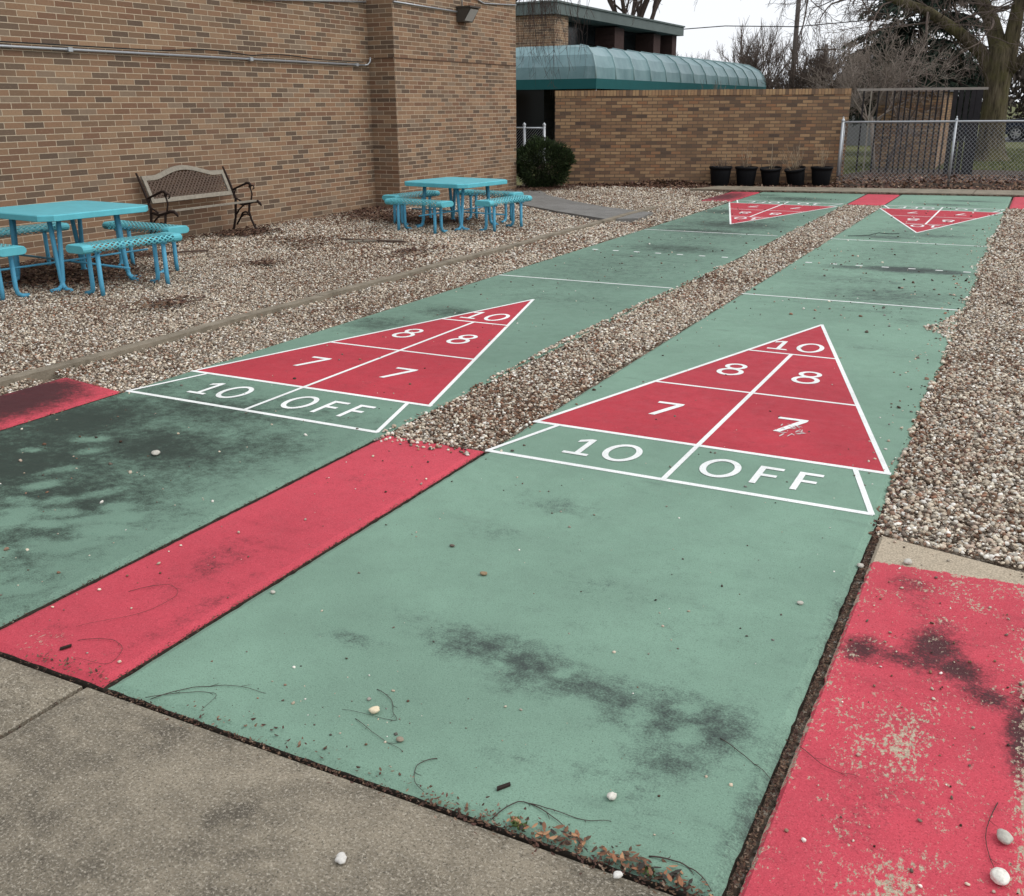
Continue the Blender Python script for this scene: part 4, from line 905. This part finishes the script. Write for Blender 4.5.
chain_fence('chain_link_gate', 'short piece of chain link fence half hidden behind the dark bush', (-7.28,15.85), (-6.98,15.99), 1.2, [.0,.3], .06, .003) if False else None
t = thing('chain_link_gate', 'low chain link gate between brick bay and garden wall, behind the dark bush', 'gate', (-8.3,15.75,0), 0)
MB().tube([(0,0,1.17),(1.12,0,1.17)], .018, 8).build('top_rail', M['galv'], t)
for x in (.62, 1.09): m = MB(); m.tube([(x,0,-.1),(x,0,1.22)], .03, 10); m.lathe([(.034,0),(.036,.03),(.02,.05),(.0005,.07)], 10, o=(x,0,1.215)); m.build('post', M['galv'], t)
m = MB()
for i in range(-18, 20):
    for s_ in (-1, 1):
        x0 = i*.06; pts = []
        z = .05
        a, b_ = (x0, .05), (x0+s_*1.1, 1.15)
        p = [(a[0]+(b_[0]-a[0])*q, a[1]+(b_[1]-a[1])*q) for q in np.linspace(0, 1, 40)]; p = [q for q in p if 0 <= q[0] <= 1.1]
        if len(p) > 1: m.tube([(p[0][0],.003*s_,p[0][1]),(p[-1][0],.003*s_,p[-1][1])], .003, 3, smooth=False, cap=False)
m.build('wire_mesh', M['galv'], t)

# ------------------------------------------------------------------ dark slat screen behind the fence
ss = thing('slat_screen', 'tall weathered dark slat screen with a bleached top rail, behind the chain link fence', 'screen', (-1.95,22.5,0), math.atan2(.35, 2.7))
MB().box(-.05, 2.86, -.05, .05, 1.90, 1.955).build('top_rail', M['toprail'], ss)
xs = [.10,.27,.44,.63,.80,.945,1.065,1.19,1.34,1.50,1.64,1.77,1.89,2.0]
for i, x in enumerate(xs): MB().box(x, x+.035, -.06, .06, .0, 1.898).build('slat', M['slat'] if i != 1 else M['oldwood'], ss)
for x in (2.12, 2.25, 2.38, 2.51): MB().box(x, x+.10, -.07+.02*(x-2.1), .03, -.1, 1.897).build('slat', M['slat'], ss)
MB().box(2.62, 2.76, -.06, .08, -.1, 1.897).build('post', M['slat'], ss)
m = MB(); m.tube([(.34,.3,-.05),(.42,.32,.8),(.62,.3,1.4),(.7,.35,1.9)], [.05,.045,.035,.02], 7)

# ------------------------------------------------------------------ trees
def grow(m, p, d, L, r, depth, P):
    """recursive limbs: tapered bent tubes"""
    n = P.get('seg', 4); pts = [p]; rr = [r]; q = Vector(p); d = Vector(d).normalized(); r1 = r*P.get('taper', .62)
    dirs = [d]
    for i in range(n):
        d = (d + Vector((random.gauss(0,1), random.gauss(0,1), random.gauss(0,1)))*P.get('wob', .12) + Vector((0,0,P.get('up', .05)))*(1 if depth > 0 else P.get('tipup', 1))).normalized()
        q = q + d*(L/n); pts.append(q.copy()); rr.append(r+(r1-r)*(i+1)/n); dirs.append(d)
    m.tube(pts, rr, 8 if r > .08 else (5 if r > .02 else 3), cap=False)
    if depth <= 0: return
    kids = P['kids'](depth)
    for k in range(kids):
        t = random.uniform(P.get('t0', .3), 1.); i = min(n-1, int(t*n)); fr = t*n-i; b_ = pts[i].lerp(pts[i+1], fr) if isinstance(pts[i], Vector) else Vector(pts[i]).lerp(Vector(pts[i+1]), fr)
        ax = dirs[i+1]; side = ax.orthogonal().normalized(); side.rotate(Matrix.Rotation(random.uniform(0, 6.28), 3, ax))
        sp = P.get('spread', .7)*random.uniform(.6, 1.3)
        nd = (ax*math.cos(sp)+side*math.sin(sp)); nd += Vector(P.get('bias', (0,0,0)))
        grow(m, b_, nd, L*P.get('ratio', .65)*random.uniform(.7, 1.15), max(P.get('rmin', .004), r*P.get('rr', .5)*random.uniform(.8,1.1)*(1-.3*t)), depth-1, P)
    if P.get('lead', True): grow(m, pts[-1], dirs[-1], L*P.get('ratio', .65), max(P.get('rmin', .004), r1), depth-1, P)

def bare_tree(loc, h, r, label, P, depth=4, mt='twig', lean=(0,0,1), group=None, name='bare_tree'):
    t = thing(name, label, 'tree', loc, 0, group)
    tm = MB(); top = Vector(lean).normalized()*h*P.get('trunk', .3)
    tm.tube([(0,0,-.15), tuple(top*.5), tuple(top)], [r*1.3, r, r*.8], 8); tm.build('trunk', M[mt], t)
    cm = MB()
    for k in range(P.get('limbs', 5)):
        a = 2*math.pi*k/P.get('limbs', 5)+random.uniform(-.4,.4); s_ = P.get('flare', .6)*random.uniform(.5,1.2)
        grow(cm, top*random.uniform(.75,1), (math.cos(a)*s_, math.sin(a)*s_, 1), h*P.get('l0', .34), r*.55, depth, P)
    cm.build('crown', M[mt], t); return t
dense = dict(kids=lambda d: 4 if d > 1 else 5, ratio=.66, rr=.55, spread=.55, up=.10, wob=.12, rmin=.008, t0=.2, limbs=6, l0=.33, flare=.7, trunk=.2)
# distant bare trees above the garden wall
bare_tree((-11.6,50,-.1), 6.2, .13, 'round dense bare tree left of the utility pole, beyond the awning', dict(dense, kids=lambda d: 4, spread=.5), 4, 'twig', group='bare trees beyond the garden wall')
bare_tree((-15.6,52,-.1), 4.8, .12, 'bare tree beside the end of the flat roofed building', dict(dense, kids=lambda d: 3 if d > 1 else 5), 4, 'twigd', group='bare trees beyond the garden wall')
bare_tree((-9.1,46,-.1), 3.1, .09, 'low bare shrubby tree at the foot of the utility pole', dict(dense), 4, 'twigd', group='bare trees beyond the garden wall')
bare_tree((-6.4,38,-.1), 4.4, .10, 'open bare tree right of the utility pole with wide wiry crown', dict(dense, kids=lambda d: 4 if d > 1 else 4, rmin=.008, spread=.7), 4, 'twig', group='bare trees beyond the garden wall')
bare_tree((-4.6,33,-.1), 4.0, .09, 'wiry bare tree before the gabled house', dict(dense, kids=lambda d: 3 if d > 1 else 4, rmin=.007, spread=.75), 4, 'twig', group='bare trees beyond the garden wall')
bare_tree((-7.6,30,-.1), 2.7, .05, 'small pale bare bush poking up at the far end of the awning', dict(dense, rmin=.005, kids=lambda d: 3), 3, 'twigp', group='bare trees beyond the garden wall')
bare_tree((-21.5,58,-.1), 12.0, .32, 'tall bare tree rising behind the flat roof', dict(dense, rmin=.015, kids=lambda d: 2, trunk=.45, flare=.8), 4, 'twigd', group='bare trees beyond the garden wall')
bare_tree((2.3,44,-.1), 7.0, .16, 'bare tree seen to the right of the big mossy trunk', dict(dense, rmin=.012), 4, 'twigd', group='bare trees beyond the fence')
bare_tree((5.5,62,-.1), 8.0, .2, 'far bare tree at the right edge beyond the parked car', dict(dense, rmin=.015), 4, 'twigd', group='bare trees beyond the fence')
bare_tree((-1.7,24.6,-.1), 3.6, .05, 'pale bare shrub spreading above the slat screen', dict(dense, rmin=.005, spread=.9, flare=1.2, kids=lambda d: 4 if d > 1 else 4, up=.03, trunk=.4), 4, 'twigp', lean=(-.15,0,1), group=None, name='bare_shrub')
bare_tree((-1.35,23.6,-.1), 2.5, .045, 'leaning thin bare sapling inside the slat screen', dict(dense, rmin=.005, limbs=3, kids=lambda d: 2, trunk=.5), 2, 'twig', lean=(.35,0,1), name='sapling')

# weeping tree behind the bay: thin curtains of drooping twigs
wt = thing('weeping_tree', 'weeping tree with bare drooping twigs hanging beside the brick bay', 'tree', (-9.0,17.2,-.1))
m = MB(); m.tube([(0,0,-.1),(.1,0,2.2),(.2,0,4.2)], [.13,.11,.08], 8); m.build('trunk', M['twigd'], wt)
m = MB()
for k in range(7):
    a = random.uniform(-.9, .5); L = random.uniform(1.0, 1.9); p0 = Vector((.2,0,random.uniform(3.6,4.2))); pts = [p0]
    for j in range(1, 7): pts.append(p0+Vector((math.cos(a)*L*j/6, math.sin(a)*L*j/6, .5*math.sin(j/6*2.6))))
    m.tube(pts, [.04-.005*j for j in range(7)], 5)
    for q in range(11):
        i = random.randint(2, 6); s0 = pts[i].copy(); tw = [s0]; d = Vector((random.gauss(0,.5)+.15, random.gauss(0,.5), .3)); l = random.uniform(.9, 2.5)
        for j in range(8): d = d*.72+Vector((random.gauss(0,.12), random.gauss(0,.12), -.45)); tw.append(tw[-1]+d.normalized()*l/8)
        m.tube(tw, [.006-.0005*j for j in range(9)], 3, cap=False)
        for z in range(4):
            b0 = tw[random.randint(2, 7)]; e = Vector((random.gauss(0,.1), random.gauss(0,.1), -random.uniform(.05,.3))); m.tube([b0, b0+e*.5+Vector((random.gauss(0,.02),0,0)), b0+e], .003, 3, cap=False)
m.build('drooping_twigs', M['twigd'], wt)

# big mossy tree
bt = thing('mossy_tree', 'big old tree with mossy furrowed trunk beyond the chain link fence', 'tree', (.76,31,-.1))
m = MB(); N = 20; prof = [(-.05,.62),(.12,.50),(.35,.42),(.8,.375),(1.8,.35),(2.6,.36),(3.2,.36),(3.45,.22)]
vs = []
for z, r in prof:
    for j in range(N):
        a = 2*math.pi*j/N; rr = r*(1+.10*math.sin(3*a+1)*max(.25, 1-z)+.05*math.sin(7*a)+.02*random.random()); vs.append((rr*math.cos(a)-.03*z+.0, rr*math.sin(a), z))
m.add(vs, [(i*N+j, i*N+(j+1) % N, (i+1)*N+(j+1) % N, (i+1)*N+j) for i in range(len(prof)-1) for j in range(N)], smooth=True); m.build('trunk', M['bark'], bt)
m = MB()
limbs = [[(-.05,0,2.2),(-.25,0,2.55),(-.62,-.1,3.15),(-1.35,-.3,3.75),(-2.2,-.6,4.3),(-3.4,-1,4.75),(-5.2,-1.6,5.5),(-7.5,-2.4,6.2)],
         [(0,0,2.6),(-.14,0,3.2),(-.45,.1,4.0),(-.95,.3,4.8),(-1.5,.6,6.2),(-1.9,.8,8.2)], [(.1,0,2.6),(.15,0,3.3),(.20,-.1,4.2),(.35,-.2,5.5),(.6,-.4,7.5),(.8,-.6,9)], [(.15,.1,2.5),(.55,.2,3.0),(1.3,.4,3.5),(2.6,.8,4.3),(4.5,1.2,5.5)]]
for lb, r in zip(limbs, (.25,.31,.28,.17)): m.tube(lb, [r*(1-.75*i/(len(lb)-1)) for i in range(len(lb))], 9)
m.build('limb', M['bark'], bt)
m = MB()
PP = dict(kids=lambda d: 3, ratio=.62, rr=.5, spread=.7, up=-.04, wob=.2, rmin=.006, t0=.2, tipup=2.)
for lb, n_, zr in ((limbs[0], 30, 1), (limbs[1], 14, 1), (limbs[2], 12, 1), (limbs[3], 12, 1)):
    for k in range(n_):
        i = random.randint(2, len(lb)-2); b_ = Vector(lb[i]).lerp(Vector(lb[i+1]), random.random())
        grow(m, b_, (random.gauss(0,.7), random.gauss(0,.6), random.uniform(-.5,.5)), random.uniform(.8,1.8), random.uniform(.02,.045), 3, PP)
# long boughs that leave the picture above and let twigs hang back into it
for bx, by, bz in ((-6.0,-4,6.3),(-7.4,-6,5.8),(-4.5,-3,5.6),(-8.3,-3,6.8),(-10.5,-4,7.4)):
    m.tube([(limbs[0][5]), ((bx-3.4)/2,(by-1)/2,(bz+4.75)/2+.3), (bx,by,bz)], [.07,.05,.02], 6)
    for k in range(7): grow(m, Vector((bx+random.gauss(0,.9),by+random.gauss(0,.6),bz-.1)), (random.gauss(0,.8),random.gauss(0,.4),-.6), random.uniform(.6,1.2), .018, 3, dict(PP, kids=lambda d: 2, up=-.03, wob=.25))
m.build('crown', M['twig'], bt)

# ------------------------------------------------------------------ evergreens
def needle_mesh(name, P, D, size, parent, c0=(.018,.036,.024), c1=(.06,.088,.05)):
    """P points, D branch directions: little flat sprays"""
    n = len(P); rnd = rng.normal(0, .35, (n,3)); u = D+rnd; u /= np.linalg.norm(u, axis=1)[:, None]
    w_ = np.cross(u, rng.normal(0,1,(n,3))); w_ /= np.linalg.norm(w_, axis=1)[:, None]
    s = size*rng.uniform(.6,1.3,(n,1)); V = np.stack([P-w_*s*.22, P+u*s-w_*s*.05, P+u*s+w_*s*.05, P+w_*s*.22], 1).reshape(-1, 3)
    F = (np.array([(0,1,2,3)])[None]+(np.arange(n)*4)[:, None, None]).reshape(-1, 4)
    t = rng.random((n,1)); col = np.repeat(np.array(c0)*(1-t)+np.array(c1)*t, 4, 0)
    return npmesh(name, V, F, M['needle'], col, False, parent)
cf = thing('conifer', 'dark drooping evergreen standing behind the mossy tree and the slat screen', 'tree', (-2.0,35.0,-.1))
cf.scale = (1.12,1.12,1.12)
m = MB(); m.tube([(0,0,-.1),(0,0,4),(0,0,8.5)], [.2,.15,.03], 8); m.build('trunk', M['twigd'], cf)
br = MB(); PS, DS = [], []
for k in range(230):
    z = 1.30+6.8*random.random()**1.25; a = random.uniform(0, 6.28); L = (2.15 if z < 4 else 2.15*(8.6-z)/4.6)*random.uniform(.65,1.1)
    pts = [Vector((0,0,z))]; 
    for j in range(1, 7): t_ = j/6; pts.append(Vector((math.cos(a)*L*t_, math.sin(a)*L*t_, z+.30*math.sin(t_*2.2)-.55*t_*t_)))
    br.tube(pts, [.03-.004*j for j in range(7)], 4, cap=False)
    for q in range(170):
        t_ = random.uniform(.15, 1); i = min(5, int(t_*6)); p = pts[i].lerp(pts[i+1], t_*6-i); d = (pts[i+1]-pts[i]).normalized()
        sd_ = Vector((-math.sin(a), math.cos(a), 0))*random.gauss(0, .22*(1.2-t_*.6)); p = p+sd_+Vector((0,0,-abs(random.gauss(0,.09))))
        PS.append(p); DS.append((d+sd_*1.2+Vector((0,0,-.45))).normalized())
br.build('branches', M['twigd'], cf); needle_mesh('foliage', np.array(PS), np.array(DS), .17, cf, (.010,.022,.017), (.038,.060,.040))
bs = thing('evergreen_bush', 'round clipped dark evergreen bush at the corner of the brick bay', 'bush', (-6.92,15.1,-.03))
m = MB(); [m.tube([(random.gauss(0,.04),random.gauss(0,.04),0),(random.gauss(0,.12),random.gauss(0,.12),.25),(random.gauss(0,.22),random.gauss(0,.22),.5)], .014, 5) for _ in range(9)]; m.build('stems', M['twigd'], bs)
n = 20000; v = rng.normal(0,1,(n,3)); v /= np.linalg.norm(v, axis=1)[:, None]; rad = (1-np.abs(rng.normal(0,.13,n))+.05*(rng.random(n)<.1))*(1+.08*np.sin(v@np.array([5,2,3.]))+.06*np.sin(v@np.array([11,-9,8.]))+.06*np.sin(v@np.array([-6,7,2.])))
P = v*rad[:, None]*np.array([.68,.52,.46])*np.where(v[:,2:]<0,np.array([[.85,.85,1.]]),1.)+np.array([0,0,.52]); needle_mesh('foliage', P, v+np.array([0,0,.25]), .045, bs, (.010,.018,.008), (.042,.070,.022))
# hedge mass far away closing the horizon
for (x, y, sx, sz, lb) in ((-26,88,9,4.,'dark far shrubbery at the left of the horizon'),(-2,92,12,4.5,'dark far shrubbery behind the conifer'),(22,90,11,5.,'dark far shrubbery at the right of the horizon')):
    h = thing('far_shrubbery', lb, 'shrubbery', (x, y, -.1)); n = 9000; v = rng.normal(0,1,(n,3)); v[:,2] = np.abs(v[:,2]); v /= np.linalg.norm(v, axis=1)[:, None]
    P = v*(1-np.abs(rng.normal(0,.15,n)))[:, None]*np.array([sx,3,sz])*(1+.12*np.sin(v[:, :1]*14)); P[:,2] = np.abs(P[:,2])
    needle_mesh('foliage', P, v, .55, h, (.06,.05,.045), (.12,.10,.085))

# ------------------------------------------------------------------ house with gable, brick side
hs_ = thing('gabled_house', 'small grey house whose gable shows between bare trees right of the utility pole', 'house', (-6.25,42,0))
MB().box(0, 2.9, 0, 8, -.1, 2.1).build('wall', M['siding'], hs_)
for y in (0, 7.9): m = MB(); m.prism([(0,0),(2.9,0),(1.2,1.55)], 0, .1); o = m.build('gable', M['siding'], hs_); o.rotation_euler = (R(90),0,0); o.location = (0,y+.1,2.10)
m = MB(); m.bar((-.3,3.9,1.75),(1.2,3.9,3.72), 8.6, .1, (-1,0,1)); m.build('roof_slope', M['roofsh'], hs_); m = MB(); m.bar((1.2,3.9,3.72),(3.2,3.9,1.85), 8.6, .1, (1,0,1)); m.build('roof_slope', M['roofsh'], hs_)
wd = MB().box(.98, 1.46, -.07, -.03, 2.62, 3.08).build('window', M['trimw'], hs_); MB().box(1.04, 1.40, -.085, -.072, 2.68, 3.02).build('pane', M['darkglass'], wd)
MB().box(-.05, 2.95, -.08, -.005, 2.0, 2.13).build('eaves_board', M['trimw'], hs_)
sh = thing('brick_outbuilding', 'low tan brick outbuilding seen through the dark slats of the screen', 'outbuilding', (-1.97,26,0))
MB().box(0, 1.63, 0, 3.5, -.1, 1.9).build('wall', M['brick_g'], sh); MB().box(-.12, 1.75, -.15, 3.65, 1.9, 2.0).build('roof', M['roofsh'], sh)
MB().box(-.1, 1.73, -.17, -.152, 1.9, 1.99).build('eaves_board', plain('faded_pink_board', (.30,.22,.19), .8), sh)

# ------------------------------------------------------------------ utility poles, wire
up = thing('utility_pole', 'tall grey utility pole above the garden wall', 'utility pole', (-8.52,45,-.1)); MB().tube([(0,0,0),(0,0,9.5)], [.13,.09], 8).build('shaft', M['pole'], up)
MB().bar((-1.1,0,8.9),(1.1,0,8.9), .1, .12).build('crossarm', M['pole'], up)
u2 = thing('utility_pole', 'short distant utility pole just right of the tall one', 'utility pole', (-10.0,60,-.1)); MB().tube([(0,0,0),(0,0,5.0)], [.15,.11], 8).build('shaft', M['pole'], u2); MB().bar((-.6,0,4.7),(.6,0,4.7), .1, .1).build('crossarm', M['pole'], u2)
m = MB(); m.tube([(-28,44.5,5.2)]+[(-28+t_*27, 44.9, 5.15-.32*math.sin(math.pi*min(1,t_*1.35))*.9+.12*t_) for t_ in (.15,.3,.45,.6)]+[(-8.5,44.85,4.90),(-3.9,45,5.13),(3,45,5.5),(12,45,6.0)], .022, 5); tag(m.build('overhead_wire', M['cable']), 'black overhead wire crossing the sky behind the pole', 'wire')

# ------------------------------------------------------------------ parked cars
def car(loc, rz, label, paint):
    t = thing('parked_car', label, 'car', loc, rz, 'dark cars parked beyond the lawn')
    # side profile along x (front at -x)
    pr = [(-2.15,.38),(-2.18,.70),(-1.95,.92),(-1.05,1.02),(-.55,1.42),(.2,1.56),(1.3,1.54),(1.95,1.10),(2.15,.98),(2.18,.45),(2.05,.33),(-2.0,.30)]
    m = MB(); k = len(pr); W = .88; rings = [(-W,.0,1),(-W+.0,0,1)]
    vs = []
    for y, ins in ((-W+.10,.0),(-W,.10),(W,.10),(W-.10,.0)):
        for x, z in pr:
            zz = z; yy = y
            if z > 1.05: yy = y*(1-.22*(z-1.0)/.56)
            vs.append((x*(1 if ins else .985), yy, zz))
    m.add(vs, [(i*k+j, i*k+(j+1) % k, (i+1)*k+(j+1) % k, (i+1)*k+j) for i in range(3) for j in range(k)]+[tuple(range(k))[::-1], tuple(range(3*k, 4*k))]); m.build('body', M['carp'], t)
    for s_ in (-1, 1):
        for (xa, xb, xc, xd) in ((-.88,.02,.02,-.50),(.08,.85,.85,.08),(.91,1.60,1.30,.91)):
            y1_, y2_ = s_*.893, s_*.735; m = MB(); m.add([(xa,y1_,1.06),(xb,y1_,1.06),(xc,y2_,1.46),(xd,y2_,1.44)], [(0,1,2,3)]); m.build('side_window', M['darkglass'], t)
        m = MB().box(-2.17,-1.95, s_*.72-.12, s_*.72+.12, .68, .82); m.build('headlight', M['lens'], t)
        for x in (-1.35, 1.35):
            wl = bpy.data.objects.new('wheel', None); C.objects.link(wl); wl.parent = t; wl.location = (x, s_*.80, .34)
            def lat(prof, mt, nm):
                mm = MB(); mm.lathe(prof, 24); q = mm.build(nm, mt, wl); q.rotation_euler = (R(90)*s_*-1, 0, 0); return q
            lat([(.20,-.10),(.33,-.10),(.345,-.06),(.345,.08),(.33,.115),(.22,.115),(.21,.09)], M['rubber'], 'tyre')
            mm = MB(); mm.lathe([(.225,.10),(.20,.118),(.19,.09)], 20); 
            for q in range(7): a = 2*math.pi*q/7; mm.bar((.03*math.cos(a),.03*math.sin(a),.105),(.21*math.cos(a),.21*math.sin(a),.105), .055, .03)
            mm.lathe([(.05,.125),(.0005,.13)], 10); q = mm.build('rim', M['alloy'], wl); q.rotation_euler = (R(90)*s_*-1, 0, 0)
    return t
car((2.40,49.6,-.09), R(-4), 'dark blue car parked right of the mossy trunk', 'carp')
car((-2.9,49.0,-.09), R(-4), 'dark car half hidden behind the slat screen', 'carp')

# ------------------------------------------------------------------ grass blades on the near lawn
n = 42000; x = rng.uniform(-2.5, 6.5, n); y = 20.3+rng.random(n)**1.6*20; k = ~((y < 25.2) & (rng.random(n) < np.clip((25.4-y)/3.2, 0, 1))); x, y = x[k], y[k]; n = len(x)
a = rng.uniform(0, 6.28, n); h = rng.uniform(.02,.06,n); w_ = .012
P0 = np.stack([x, y, np.full(n, -.10)], 1); sd_ = np.stack([np.cos(a)*w_, np.sin(a)*w_, 0*a], 1); tp_ = P0+np.stack([rng.normal(0,.02,n), rng.normal(0,.02,n), h+.012], 1)
V = np.stack([P0-sd_, P0+sd_, tp_], 1).reshape(-1,3); F = np.arange(3*n).reshape(-1,3)
c = np.array([(.10,.125,.04)])*rng.uniform(.6,1.2,(n,1))+(rng.random((n,1)) < .3)*np.array([(.08,.05,.03)])
tag(npmesh('grass', V, F, M['grassb'], np.repeat(c, 3, 0)), 'short winter grass beyond the chain link fence', 'grass', kind='stuff')
bpy.context.view_layer.update()
